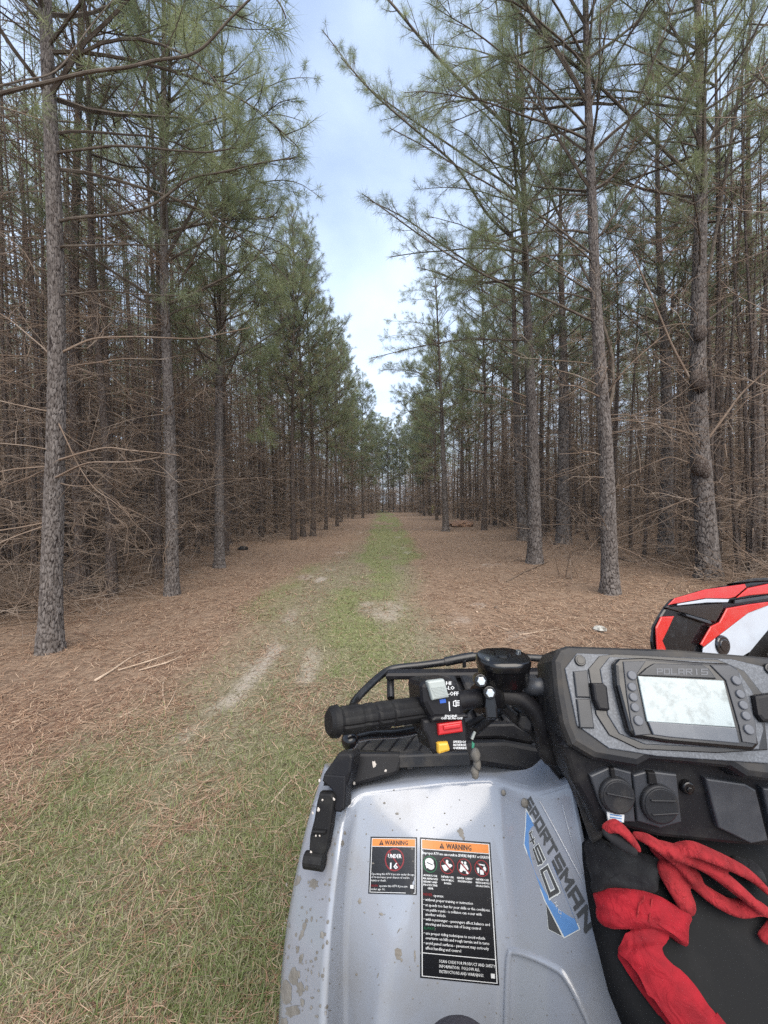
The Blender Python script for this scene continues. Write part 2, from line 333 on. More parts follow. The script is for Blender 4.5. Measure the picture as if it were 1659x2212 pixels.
def axis(lo, hi, dense_lo, dense_hi, step, grow):
    a = list(np.arange(dense_lo, dense_hi + 1e-6, step)); s = step
    while a[-1] < hi: s *= grow; a.append(a[-1] + s)
    s = step; b = []; c = dense_lo
    while c > lo: s *= grow; c -= s; b.append(c)
    return np.array(b[::-1] + a)
gx = axis(-160, 160, -4.5, 4.5, 0.06, 1.16); gy = axis(-25, 260, 0.4, 9.0, 0.06, 1.06)
GX, GY = np.meshgrid(gx, gy); GZ = gz(GX, GY)
g_, d_, s_ = masks(GX.ravel(), GY.ravel())
nx_, ny_ = len(gx), len(gy)
ii = (np.arange(ny_ - 1)[:, None] * nx_ + np.arange(nx_ - 1)[None, :]).ravel()
quads = np.stack([ii, ii + 1, ii + nx_ + 1, ii + nx_], 1)
def ground_mat():
    m, t, b = new_mat('forest_floor')
    N = t.nodes.new; L = t.links.new
    def attr(nm): a = N('ShaderNodeAttribute'); a.attribute_name = nm; return a.outputs['Fac']
    co = N('ShaderNodeTexCoord')
    def noise(sc, det=6, rough=0.65, vec=None, dist=0.0):
        n = N('ShaderNodeTexNoise'); n.inputs['Scale'].default_value = sc; n.inputs['Detail'].default_value = det; n.inputs['Roughness'].default_value = rough; n.inputs['Distortion'].default_value = dist
        L(vec if vec else co.outputs['Object'], n.inputs['Vector']); return n.outputs['Fac']
    def mixc(f, a, b_):
        n = N('ShaderNodeMix'); n.data_type = 'RGBA'
        L(f, n.inputs['Factor'])
        for k, v in (('A', a), ('B', b_)):
            if isinstance(v, tuple): n.inputs[k].default_value = (*v, 1)
            else: L(v, n.inputs[k])
        return n.outputs['Result']
    def mr(v, a, b_, c=0.0, d=1.0):
        n = N('ShaderNodeMapRange'); n.inputs['From Min'].default_value = a; n.inputs['From Max'].default_value = b_; n.inputs['To Min'].default_value = c; n.inputs['To Max'].default_value = d
        L(v, n.inputs['Value']); return n.outputs[0]
    f1 = noise(38, 8, 0.75, dist=1.5); f2 = noise(2.3, 5); f3 = noise(120, 4, 0.7, dist=2.0)
    litter = mixc(mr(f1, 0.34, 0.66), (0.070, 0.047, 0.034), (0.33, 0.240, 0.175))
    litter = mixc(mr(f2, 0.35, 0.7, 0.0, 0.55), litter, (0.175, 0.118, 0.083))
    f4 = noise(7.5, 6, 0.7, dist=0.8); litter = mixc(mr(f4, 0.46, 0.66, 0.0, 0.62), litter, (0.080, 0.054, 0.039)); f5 = noise(14, 6, 0.75, dist=1.0); litter = mixc(mr(f5, 0.54, 0.70, 0.0, 0.5), litter, (0.40, 0.30, 0.225))
    dryc = mixc(mr(f1, 0.32, 0.68), (0.070, 0.063, 0.040), (0.27, 0.245, 0.172))
    sandc = mixc(mr(f3, 0.3, 0.7), (0.25, 0.215, 0.185), (0.46, 0.425, 0.39))
    grassc = mixc(mr(f1, 0.3, 0.7), (0.070, 0.090, 0.032), (0.20, 0.225, 0.095))
    c = mixc(mr(attr('dry'), 0, 1, 0, 0.9), litter, dryc)
    c = mixc(mr(attr('grass'), 0.08, 0.75, 0, 0.75), c, grassc)
    sn = N('ShaderNodeMath'); sn.operation = 'MULTIPLY_ADD'; L(f1, sn.inputs[0]); sn.inputs[1].default_value = 0.9; sa_ = N('ShaderNodeMath'); sa_.operation = 'SUBTRACT'; L(attr('sand'), sa_.inputs[0]); sa_.inputs[1].default_value = 0.45; L(sa_.outputs[0], sn.inputs[2])
    c = mixc(mr(sn.outputs[0], 0.2, 0.75, 0, 0.85), c, sandc)
    L(c, b.inputs['Base Color']); b.inputs['Roughness'].default_value = 0.97; b.inputs['Specular IOR Level'].default_value = 0.15
    bp = N('ShaderNodeBump'); bp.inputs['Strength'].default_value = 0.7; bp.inputs['Distance'].default_value = 0.02
    L(f1, bp.inputs['Height']); L(bp.outputs[0], b.inputs['Normal'])
    return m
ground = obj('ground', mesh_np('ground', np.stack([GX.ravel(), GY.ravel(), GZ.ravel()], 1), [quads], ground_mat(), smooth=True, attrs={'grass': g_, 'dry': d_, 'sand': s_}))
tag(ground, 'forest floor of pine straw with a grassy sandy trail', kind='structure')

rng = np.random.default_rng(11)
def scatter(n, y0, y1, half):
    """positions on the ground, denser towards the viewer"""
    u = rng.random(n); y = np.where(rng.random(n) < 0.5, 1.0 / (1.0 / y1 + u * (1.0 / y0 - 1.0 / y1)), y0 * (y1 / y0) ** u)
    x = (rng.random(n) * 2 - 1) * half * (y + 0.4)
    return x, y
def keep_off_atv(x, y): return ~((x > -0.14) & (x < 0.95) & (y < 1.45))
def strips(name, x, y, z, az, tilt, ln, wd, bend, mats, label, cat, tone_mat=None):
    """thin two-segment blades; az = heading, tilt = angle above the ground, bend = change of tilt halfway"""
    n = len(x); p0 = np.stack([x, y, z], 1)
    h = np.stack([np.cos(az), np.sin(az)], 1)
    def step(p, a, l): return p + np.stack([h[:, 0] * np.cos(a) * l, h[:, 1] * np.cos(a) * l, np.sin(a) * l], 1)
    p1 = step(p0, tilt, ln * 0.5); p2 = step(p1, tilt + bend, ln * 0.5)
    az2 = az + rng.normal(0, 0.35, n); h = np.stack([np.cos(az2), np.sin(az2)], 1); p2 = step(p1, tilt + bend, ln * 0.5)
    s = np.stack([-np.sin(az), np.cos(az), np.zeros(n)], 1) * (wd * 0.5)[:, None]
    V = np.stack([p0 - s, p0 + s, p1 - s, p1 + s, p2], 1).reshape(-1, 3)
    b0 = np.arange(n) * 5
    Q = np.stack([b0, b0 + 1, b0 + 3, b0 + 2], 1); T = np.stack([b0 + 2, b0 + 3, b0 + 4], 1)
    mi = rng.integers(0, len(mats), n); fs = []; md = []
    for k in range(len(mats)):
        fs += [Q[mi == k], T[mi == k]]; md += [k, k]
    o = obj(name, mesh_np(name, V, fs, mats, md)); tag(o, label, cat, kind='stuff'); return o
M['straw_a'] = mat('pine_straw_red', (0.24, 0.152, 0.102), 0.8, spec=0.2)
M['straw_b'] = mat('pine_straw_tan', (0.37, 0.270, 0.195), 0.8, spec=0.2)
M['straw_c'] = mat('pine_straw_dark', (0.115, 0.064, 0.045), 0.85, spec=0.2)
M['hay_a'] = mat('dry_grass_pale', (0.33, 0.30, 0.205), 0.8, spec=0.2)
M['hay_b'] = mat('dry_grass_grey', (0.19, 0.175, 0.115), 0.8, spec=0.2)
M['hay_c'] = mat('dry_grass_dark', (0.10, 0.088, 0.052), 0.85, spec=0.2)
M['grass_a'] = leaf_mat('grass_green', (0.095, 0.135, 0.042), (0.185, 0.225, 0.078), 0.35)
M['grass_b'] = leaf_mat('grass_olive', (0.12, 0.135, 0.055), (0.215, 0.215, 0.10), 0.3)

N = 250000
x, y = scatter(N, 0.75, 30, 1.12); g, d, s = masks(x, y)
k = (rng.random(N) < np.clip(1.0 - 0.62 * d - 0.6 * g - 0.35 * s, 0.10, 1) * (0.25 + 1.3 * sstep(0.3, 0.7, fbm(x * 2.6, y * 2.2, 63)))) & keep_off_atv(x, y)
x, y = x[k], y[k]; n = len(x)
strips('pine_straw', x, y, gz(x, y) + 0.003 + 0.012 * rng.random(n), rng.random(n) * 6.283, rng.normal(0.06, 0.10, n), 0.05 + 0.11 * rng.random(n) ** 1.5, np.maximum(0.0015, 0.0012 * y), rng.normal(-0.10, 0.12, n),
       [M['straw_a'], M['straw_b'], M['straw_c'], M['straw_a']], 'fallen red brown pine straw covering the forest floor', 'pine straw')
N = 200000
x, y = scatter(N, 0.75, 14, 1.0); g, d, s = masks(x, y)
k = (rng.random(N) < np.clip(d * 1.0 - 0.35 * g - 0.75 * s, 0, 1)) & keep_off_atv(x, y)
x, y = x[k], y[k]; n = len(x)
strips('dry_grass', x, y, gz(x, y), rng.random(n) * 6.283, np.abs(rng.normal(0.15, 0.22, n)), 0.02 + 0.055 * rng.random(n) ** 2.0, np.maximum(0.0017, 0.0011 * y), rng.normal(-0.35, 0.4, n),
       [M['hay_a'], M['hay_b'], M['hay_b'], M['hay_c'], M['hay_c']], 'dry flattened grass matted over the near trail', 'grass')
N = 270000
x, y = scatter(N, 0.75, 45, 0.95); g, d, s = masks(x, y)
k = (rng.random(N) < np.clip(g * 1.5 + 0.24 * d - 0.9 * s, 0, 1)) & keep_off_atv(x, y)
x, y = x[k], y[k]; n = len(x)
strips('grass', x, y, gz(x, y) - 0.002, rng.random(n) * 6.283, np.clip(rng.normal(0.50, 0.35, n), 0.05, 1.4), 0.025 + 0.055 * rng.random(n) ** 1.6, np.maximum(0.0026, 0.0013 * y), rng.normal(-0.45, 0.3, n),
       [M['grass_a'], M['grass_a'], M['grass_b'], M['hay_b']], 'short green grass growing along the middle of trail', 'grass')

# ------------------------------------------------------------------ pines
class Acc:
    """batched tubes and needles as arrays"""
    def __init__(s): s.v = []; s.q = []; s.n = 0; s.nv = []; s.nn = 0; s.raw = {}
    def tube(s, pts, rad, sides=5): s.raw.setdefault((len(pts), sides), []).append((pts, rad))
    def flush(s):
        for (k, sides), lst in s.raw.items():
            P = np.array([p for p, _ in lst], float); Rr = np.array([r for _, r in lst], float); m = len(lst)
            t = np.empty_like(P); t[:, 1:-1] = P[:, 2:] - P[:, :-2]; t[:, 0] = P[:, 1] - P[:, 0]; t[:, -1] = P[:, -1] - P[:, -2]
            t /= np.linalg.norm(t, axis=2)[..., None] + 1e-9
            ref = np.where((np.abs(t[:, 0, 2]) < 0.85)[:, None], np.array([0, 0, 1.0]), np.array([1.0, 0, 0]))[:, None, :] + 0 * P
            a = np.cross(t, ref); a /= np.linalg.norm(a, axis=2)[..., None] + 1e-9; b = np.cross(t, a)
            th = np.arange(sides) * 2 * np.pi / sides
            ring = P[:, :, None, :] + Rr[:, :, None, None] * (a[:, :, None, :] * np.cos(th)[None, None, :, None] + b[:, :, None, :] * np.sin(th)[None, None, :, None])
            o = np.arange(m)[:, None, None] * k * sides; i = np.arange(k - 1)[None, :, None] * sides; j = np.arange(sides)[None, None, :]; j2 = (j + 1) % sides
            q = np.stack([o + i + j, o + i + j2, o + i + sides + j2, o + i + sides + j], 3).reshape(-1, 4) + s.n
            s.v.append(ring.reshape(-1, 3)); s.q.append(q); s.n += m * k * sides
        s.raw = {}
        return s
    def needles(s, p, d, k, ln, wd, spread, r, droop=0.15):
        """p, d: (n,3) tuft centres and twig directions; k needles per tuft, each a slim triangle"""
        p = np.repeat(np.asarray(p, float), k, 0); d = np.repeat(np.asarray(d, float), k, 0); n = len(p)
        rv = r.normal(size=(n, 3)); rv /= np.linalg.norm(rv, axis=1)[:, None]
        nd = d * (1.0 - spread) + rv * spread; nd /= np.linalg.norm(nd, axis=1)[:, None] + 1e-9
        L_ = (ln * (0.65 + 0.5 * r.random(n)))[:, None]
        p = p - d * (r.random(n) * 0.10)[:, None]
        sd = np.cross(nd, r.normal(size=(n, 3))); sd /= np.linalg.norm(sd, axis=1)[:, None] + 1e-9
        tip = p + nd * L_ + np.array([0, 0, -1.0]) * L_ * droop; b = p + nd * L_ * 0.12
        wv = sd * (wd * 0.62)
        s.nv.append(np.stack([b - wv, b + wv, tip], 1).reshape(-1, 3)); s.nn += n
    def wood_mesh(s, name, m):
        s.flush(); return mesh_np(name, np.concatenate(s.v), [np.concatenate(s.q)], m, smooth=True)
    def crown_mesh(s, name, mats, split=0.0, r=None):
        """limbs (slot 0) and needles (slot 1, a share in slot 2)"""
        s.flush(); vs_ = (np.concatenate(s.v) if s.v else np.zeros((0, 3))); b = len(vs_)
        nv = np.concatenate(s.nv); i = np.arange(s.nn) * 3 + b
        Q = np.stack([i, i + 1, i + 2], 1)
        fs = [np.concatenate(s.q)] if s.q else []; md = [0] if s.q else []
        if split > 0:
            msk = np.repeat(r.random(max(1, s.nn // 8 + 1)) < split, 8)[:s.nn]; fs += [Q[~msk], Q[msk]]; md += [1, 2]
        else: fs += [Q]; md += [1]
        return mesh_np(name, np.concatenate([vs_, nv]), fs, mats, md, smooth=False)
def unit(v): return v / (np.linalg.norm(v) + 1e-9)
def wander(p, d, length, nseg, lift, wob, r):
    pts = [np.array(p, float)]; d = unit(np.array(d, float))
    for i in range(nseg):
        d = unit(d + np.array([0, 0, lift / nseg]) + r.normal(0, wob, 3)); pts.append(pts[-1] + d * length / nseg)
    return np.array(pts)
def dead_branch(acc, p, az, length, r, rad=0.007, twigs=5, sides=3, fine=True):
    up = r.uniform(-0.15, 0.45)
    pts = wander(p, (math.cos(az), math.sin(az), up), length, 5, r.uniform(-0.7, 0.25), 0.13, r)
    acc.tube(pts, np.linspace(rad, rad * 0.35, len(pts)), sides)
    for _ in range(twigs):
        t = r.uniform(0.25, 0.98); i = min(int(t * 5), 4); q = pts[i] + (pts[i + 1] - pts[i]) * (t * 5 - i)
        dd = unit(unit(pts[i + 1] - pts[i]) * 0.6 + r.normal(0, 0.55, 3)); ll = length * r.uniform(0.15, 0.42)
        tw = wander(q, dd, ll, 3, r.uniform(-0.6, 0.3), 0.2, r); acc.tube(tw, np.linspace(rad * 0.45, rad * 0.2, 4), sides)
        if fine:
            for _ in range(2):
                j = r.integers(1, 3); f_ = wander(tw[j], unit(r.normal(0, 1, 3)), ll * r.uniform(0.3, 0.6), 2, -0.3, 0.2, r); acc.tube(f_, np.linspace(rad * 0.28, rad * 0.15, 3), sides)
def foliate(acc, pts, rad0, r, lod, bare=0.35, dens=1.0):
    """side twigs and needle tufts along a live limb"""
    pts = np.asarray(pts); seg = np.linalg.norm(np.diff(pts, axis=0), axis=1); cum = np.concatenate([[0], np.cumsum(seg)]); L_ = cum[-1]
    K, ln, wd, st = lod
    tp, td = [], []
    n_side = max(2, int(L_ * 5.0 * dens))
    for q in range(n_side):
        t = r.uniform(bare, 0.97) * L_; i = min(np.searchsorted(cum, t) - 1, len(seg) - 1); i = max(i, 0)
        p = pts[i] + (pts[i + 1] - pts[i]) * ((t - cum[i]) / seg[i]); ax = unit(pts[i + 1] - pts[i])
        sd = unit(np.cross(ax, r.normal(0, 1, 3))); sd[2] *= 0.6
        ll = (0.22 + 0.46 * (1 - t / L_) * min(L_, 1.6)) * r.uniform(0.7, 1.35)
        tw = wander(p, ax * 0.75 + sd * 0.75, ll, 3, 0.45, 0.12, r)
        acc.tube(tw, np.linspace(rad0 * 0.35, rad0 * 0.16, 4), 3)
        tp.append(tw[-1]); td.append(unit(tw[-1] - tw[-2]))
        if ll > 0.3: tp.append(tw[2]); td.append(unit(tw[2] - tw[1]))
        if ll > 0.34:
            f_ = wander(tw[1], unit(tw[2] - tw[1]) * 0.6 + r.normal(0, 0.45, 3), ll * 0.5, 2, 0.4, 0.1, r); acc.tube(f_, np.linspace(rad0 * 0.2, rad0 * 0.12, 3), 3)
            tp.append(f_[-1]); td.append(unit(f_[-1] - f_[-2]))
    tp.append(pts[-1]); td.append(unit(pts[-1] - pts[-2]))
    acc.needles(tp, td, K, ln, wd, 0.64, r)
LOD_NEAR = (46, 0.175, 0.0028, 0); LOD_MID = (34, 0.19, 0.0050, 0); LOD_FAR = (18, 0.25, 0.012, 0)
def trunk_path(H, lean, sway, r, n=14):
    z = np.linspace(-0.12, H, n); ph = r.uniform(0, 6.28, 2)
    return np.stack([lean[0] * z + sway * np.sin(z * 0.55 + ph[0]), lean[1] * z + sway * np.cos(z * 0.5 + ph[1]), z], 1)
def at_z(tp, z):
    return np.array([np.interp(z, tp[:, 2], tp[:, 0]), np.interp(z, tp[:, 2], tp[:, 1]), z])
def trad(z, H, r0): return r0 * (1 - 0.93 * np.clip(z / H, 0, 1) ** 0.9) + r0 * 0.45 * np.exp(-np.clip(z, 0, None) / 0.16)
def pine_parts(seed, H, r0, live_from, lod, dead=46, dead_top=6.0, sway=0.06, twigs=5, whorl=0.62, nper=4, sides=8, reach=2.0, fine=True, dens=1.0, thick=1.25):
    r = np.random.default_rng(seed); tp = trunk_path(H, r.normal(0, 0.008, 2), sway, r)
    tk = Acc(); tk.tube(tp, np.maximum(trad(tp[:, 2], H, r0), 0.008), sides)
    dd = Acc()
    for _ in range(dead):
        z = r.uniform(0.5, dead_top); p = at_z(tp, z); dead_branch(dd, p, r.uniform(0, 6.283), r.uniform(0.5, 1.8), r, 0.0075 * thick, twigs, 3, fine)
    cr = Acc(); z = live_from
    while z < H - 0.25:
        f_ = (z - live_from) / (H - live_from)
        ll = reach * (0.72 + 0.5 * math.sin(min(1, f_ * 2.2) * 1.57)) * (1 - f_) ** 0.8 + 0.25
        a0 = r.uniform(0, 6.28); m_ = int(r.integers(nper - 1, nper + 2))
        for q in range(m_):
            if f_ < 0.15 and r.random() < 0.4: continue
            az = a0 + q * 6.283 / m_ + r.normal(0, 0.25); el = r.uniform(0.2, 0.55) + 0.7 * f_
            p = at_z(tp, z + r.uniform(-0.12, 0.12)); l2 = ll * r.uniform(0.65, 1.15); rad = 0.012 + 0.008 * l2
            pts = wander(p, (math.cos(az), math.sin(az), el), l2, 6, r.uniform(0.1, 0.6), 0.07, r)
            cr.tube(pts, np.linspace(rad, rad * 0.3, 7), 4); foliate(cr, pts, rad, r, lod, 0.22, dens)
        z += whorl * r.uniform(0.75, 1.25) * (1 - 0.45 * f_)
    p = at_z(tp, H); cr.needles([p, p - np.array([0, 0, 0.12]), p - np.array([0, 0, 0.25])], [np.array([0, 0, 1.0])] * 3, lod[0], lod[1], lod[2], 0.5, r)
    return tk, dd, cr, tp
CROWN_M = [M['limb'], M['needle'], M['needle_old']]
def place_tree(proto, x, y, rz, sc_, label, group, lean=(0, 0)):
    o = empty('pine_tree', (x, y, gzf(x, y)), label, 'tree', group); o.rotation_euler = (lean[0], lean[1], rz); o.scale = (sc_, sc_, sc_)
    for nm, me in zip(('trunk', 'dead_branches', 'crown'), proto):
        c = bpy.data.objects.new(nm, me); link(c, o)
        if nm == 'dead_branches': c['kind'] = 'stuff'
    return o
def make_proto(seed, *a, **k):
    tk, dd, cr, tp = pine_parts(seed, *a, **k); r = np.random.default_rng(seed + 5)
    return (tk.wood_mesh('trunk', M['bark']), dd.wood_mesh('dead_branches', M['deadwood']), cr.crown_mesh('crown', CROWN_M, 0.06, r))
MID = [make_proto(100 + i, 12.3 + 0.4 * i, 0.068 + 0.009 * i, 6.3 + 0.4 * i, LOD_MID, dead=150, dead_top=7.6, reach=1.6, whorl=0.90, dens=0.6) for i in range(4)]
EDGE = [make_proto(150 + i, 12.0 + 0.5 * i, 0.088 + 0.006 * i, 3.4 + 0.4 * i, LOD_MID, dead=95, dead_top=7.0, reach=2.2, whorl=0.56, dens=1.0) for i in range(3)]
EDGEF = [make_proto(180 + i, 12.0 + 0.5 * i, 0.085 + 0.006 * i, 2.9 + 0.4 * i, LOD_FAR, dead=90, dead_top=5.5, twigs=4, sides=6, reach=2.3, whorl=0.66, dens=1.0, fine=False, thick=1.6) for i in range(3)]
FAR = [make_proto(200 + i, 12.4 + 0.4 * i, 0.072 + 0.008 * i, 6.2 + 0.5 * i, LOD_FAR, dead=150, dead_top=7.4, twigs=5, sides=6, whorl=0.95, reach=1.7, fine=False, thick=1.7, dens=0.5) for i in range(4)]

def near_trunk(path, r0s, seed, H_v=(0.030, 0.066), nr=60, dz=0.0135, face=None):
    """trunk surface with raised bark plates: path (n,3) with radii r0s"""
    r = np.random.default_rng(seed); H_v = (0.34 * r0s[len(r0s) // 3], 0.95 * r0s[len(r0s) // 3])
    z0, z1 = path[0, 2], path[-1, 2]; nz = int((z1 - z0) / dz); zz = np.linspace(z0, z1, nz)
    px_ = np.interp(zz, path[:, 2], path[:, 0]); py_ = np.interp(zz, path[:, 2], path[:, 1]); rr = np.interp(zz, path[:, 2], r0s)
    th = np.arange(nr) * 2 * np.pi / nr
    if face is not None:      # finer steps round the side that shows most
        nf = int(nr * 0.74); th = np.concatenate([face - 1.75 + 3.5 * np.arange(nf) / nf, face + 1.75 + (2 * np.pi - 3.5) * np.arange(nr - nf) / (nr - nf)])
    rm = float(np.mean(rr[:nz // 2])); circ = 2 * np.pi * rm
    cw, ch = H_v; na = max(5, int(round(circ / cw))); 
    U = ((th % (2 * np.pi)) / (2 * np.pi) * na)[None, :] + 0 * zz[:, None]; V = (zz / ch)[:, None] + 0 * th[None, :]
    Uc = np.cos(th)[None, :] * na * 0.16 + 0 * zz[:, None]; Us = np.sin(th)[None, :] * na * 0.16
    V = V + 1.1 * (fbm(Uc * 1.3 + 9, Us * 1.3 + V * 0.45, seed) - 0.5); Uw = U + 1.5 * (fbm(Uc * 1.5 + 40, Us * 1.5 + V * 0.8, seed + 1) - 0.5)
    ui = np.floor(Uw).astype(int); vi = np.floor(V).astype(int)
    f1 = np.full(U.shape, 9.0); f2 = np.full(U.shape, 9.0); tone = np.zeros(U.shape)
    def hsh(a, b, s): 
        n = ((a % na) * 374761393 + b * 668265263 + s * 97531) & 0x7fffffff; n = (n ^ (n >> 13)) * 1274126177 & 0x7fffffff; return ((n ^ (n >> 16)) & 0xffff) / 65535.0
    for du in (-1, 0, 1):
        for dv in (-1, 0, 1):
            a, b = ui + du, vi + dv
            d = np.hypot(a + hsh(a, b, seed) - Uw, b + hsh(a, b, seed + 7) - V); tn = hsh(a, b, seed + 13)
            cl = d < f1; f2 = np.where(cl, f1, np.minimum(f2, d)); tone = np.where(cl, tn, tone); f1 = np.where(cl, d, f1)
    e = f2 - f1; plate = sstep(0.02, 0.17, e) * (0.55 + 0.45 * sstep(0.3, 0.5, fbm(Uc * 4 + 3, Us * 4 + V * 2.4, seed + 5)))
    rad = rr[:, None] + 0.0095 * (plate - 0.7) * np.clip(rr[:, None] / 0.09, 0.5, 1.3) + 0.006 * (tone - 0.5) * plate + 0.007 * (fbm(Uc * 6, Us * 6 + V * 3, seed + 3) - 0.5)
    X = px_[:, None] + rad * np.cos(th)[None, :]; Y = py_[:, None] + rad * np.sin(th)[None, :]; Zg = zz[:, None] + 0 * th[None, :]
    i = (np.arange(nz - 1)[:, None] * nr); j = np.arange(nr)[None, :]; j2 = (j + 1) % nr
    q = np.stack([i + j, i + j2, i + nr + j2, i + nr + j], 2).reshape(-1, 4)
    return mesh_np('trunk', np.stack([X, Y, Zg], 2).reshape(-1, 3), [q], M['bark_near'], smooth=True, attrs={'plate': plate.ravel(), 'tone': tone.ravel()})

def base_xy(px, py):
    p = PZ(px, py, 0.0); return p.x, p.y
def hero(label, group, trunk_px, y, wpx, limbs, seed, H=13.0, dead=30, live_from=6.0, dead_top=6.5, lod=LOD_NEAR, reach=2.0, crown=True, dens=1.0, wisp=None):
    """a near pine: trunk follows measured points at its own distance y, drawn limbs, then whorls like the rest"""
    r = np.random.default_rng(seed)
    W = [np.array(PY(px, py, y)) for px, py in trunk_px]
    bx, by = W[0][0], W[0][1]; bz = gzf(bx, by)
    W = np.array(W) - np.array([bx, by, bz]); W[0, 2] = -0.1
    ext = unit(W[-1] - W[-2]); 
    if W[-1, 2] < H:
        k = np.linspace(0.25, 1, 4)[:, None]; top = W[-1] + (np.array([W[-1, 0] + ext[0] * 0.3 * (H - W[-1, 2]), W[-1, 1], H]) - W[-1]) * k; W = np.concatenate([W, top])
    zz = np.linspace(W[0, 2], W[-1, 2], 40)
    wx = np.interp(zz, W[:, 2], W[:, 0]); wx = np.convolve(np.pad(wx, 2, 'edge'), np.ones(5) / 5, 'valid')
    tp = np.stack([wx, 0.05 * np.sin(zz * 0.7 + seed), zz], 1)
    r0 = wpx * 0.5 * y / FOC
    rr = np.maximum(trad(zz, H, r0 * 1.08), 0.01)
    o = empty('pine_tree', (bx, by, bz), label, 'tree', group)
    nr_, dz_ = (88, 0.0115) if 3 < y < 7.5 and y != 6.17 else ((64, 0.016) if y < 10 and y > 3 else (40, 0.024))
    obj('trunk', near_trunk(tp[zz < 7.4], rr[zz < 7.4], seed, nr=nr_, dz=dz_, face=math.atan2(-by, -bx)), o)
    up = Acc(); up.tube(tp[zz > 7.0], rr[zz > 7.0] * 0.985, 12); 
    up_me = up.wood_mesh('upper_trunk', M['bark']); obj('upper_trunk', up_me, o)
    dd = Acc()
    for _ in range(dead):
        z = r.uniform(0.7, dead_top); az = r.uniform(0, 6.283); dead_branch(dd, at_z(tp, z), az, r.uniform(0.5, 1.9), r, 0.0078, 6, 3)
    if dead: obj('dead_branches', dd.wood_mesh('dead_branches', M['deadwood']), o)['kind'] = 'stuff'
    base = np.array([bx, by, bz])
    for (pts, r1, r2, leafy) in limbs:
        yy = y; P = []
        dy = r.uniform(-0.25, 0.25)
        for i, (a, b) in enumerate(pts): P.append(np.array(PY(a, b, yy + dy * i)) - base)
        P = np.array(P); t = np.linspace(0, 1, len(P)); tt = np.linspace(0, 1, len(P) * 5)
        Q = np.stack([np.interp(tt, t, P[:, c]) for c in range(3)], 1)
        for _ in range(2): Q[1:-1] = (Q[:-2] + Q[1:-1] * 2 + Q[2:]) / 4
        jt = np.cumsum(r.normal(0, 0.010, (len(Q), 3)), 0)
        for _ in range(6): jt[1:-1] = (jt[:-2] + jt[1:-1] + jt[2:]) / 3
        Q += jt - jt[0]
        Q[0] = at_z(tp, Q[0][2])
        a = Acc(); ra = np.linspace(r1, r2, len(Q)) * 0.6 * y / FOC; a.tube(Q, ra, 7)
        if leafy > 0:
            foliate(a, Q, ra[0] * 0.8, r, lod, 0.40, leafy)
            obj('branch', a.crown_mesh('branch', CROWN_M), o)
        else:
            for _ in range(7):
                i = r.integers(2, len(Q) - 1); tw = wander(Q[i], unit(unit(Q[i] - Q[i - 1]) + r.normal(0, 0.6, 3)), r.uniform(0.15, 0.6), 4, -0.2, 0.18, r); a.tube(tw, np.linspace(ra[-1] * 0.8, 0.0012, 5), 4)
            obj('branch', a.wood_mesh('branch', M['deadwood']), o)
    if wisp:
        for k in range(wisp[0]):
            z = r.uniform(wisp[2], wisp[3]); az = wisp[1] + r.normal(0, 0.45); l2 = r.uniform(1.7, 3.3) * (0.78 if abs(wisp[1]) < 1 else 1.0); ra = 0.008 + 0.004 * l2
            pts = wander(at_z(tp, z), (math.cos(az), math.sin(az), r.uniform(0.35, 0.8)), l2, 10, r.uniform(-1.3, -0.4), 0.05, r)
            a = Acc(); a.tube(pts, np.linspace(ra, ra * 0.25, 11), 5); foliate(a, pts, ra * 0.9, r, lod, 0.35, 0.9); obj('branch', a.crown_mesh('branch', CROWN_M), o)
    if crown:
        cr = Acc(); z = live_from
        while z < H - 0.3:
            f_ = (z - live_from) / (H - live_from); ll = reach * (1 - f_) ** 0.75 + 0.3; a0 = r.uniform(0, 6.28)
            for q in range(4):
                az = a0 + q * 1.571 + r.normal(0, 0.25); l2 = ll * r.uniform(0.6, 1.15); rad = 0.010 + 0.008 * l2
                pts = wander(at_z(tp, z), (math.cos(az), math.sin(az), r.uniform(0.3, 0.7) + 0.6 * f_), l2, 6, r.uniform(0.1, 0.6), 0.07, r)
                cr.tube(pts, np.linspace(rad, rad * 0.3, 7), 4); foliate(cr, pts, rad, r, lod if y > 5 else (22, 0.2, 0.006, 0), 0.3, dens)
            z += 0.6 * r.uniform(0.75, 1.25)
        obj('crown', cr.crown_mesh('crown', CROWN_M, 0.03, r), o)
    return o, (bx, by)
GL, GR = 'pines edging the left of the trail', 'pines edging the right of the trail'
taken = []
def H_(*a, **k): o, p = hero(*a, **k); taken.append(p); return o
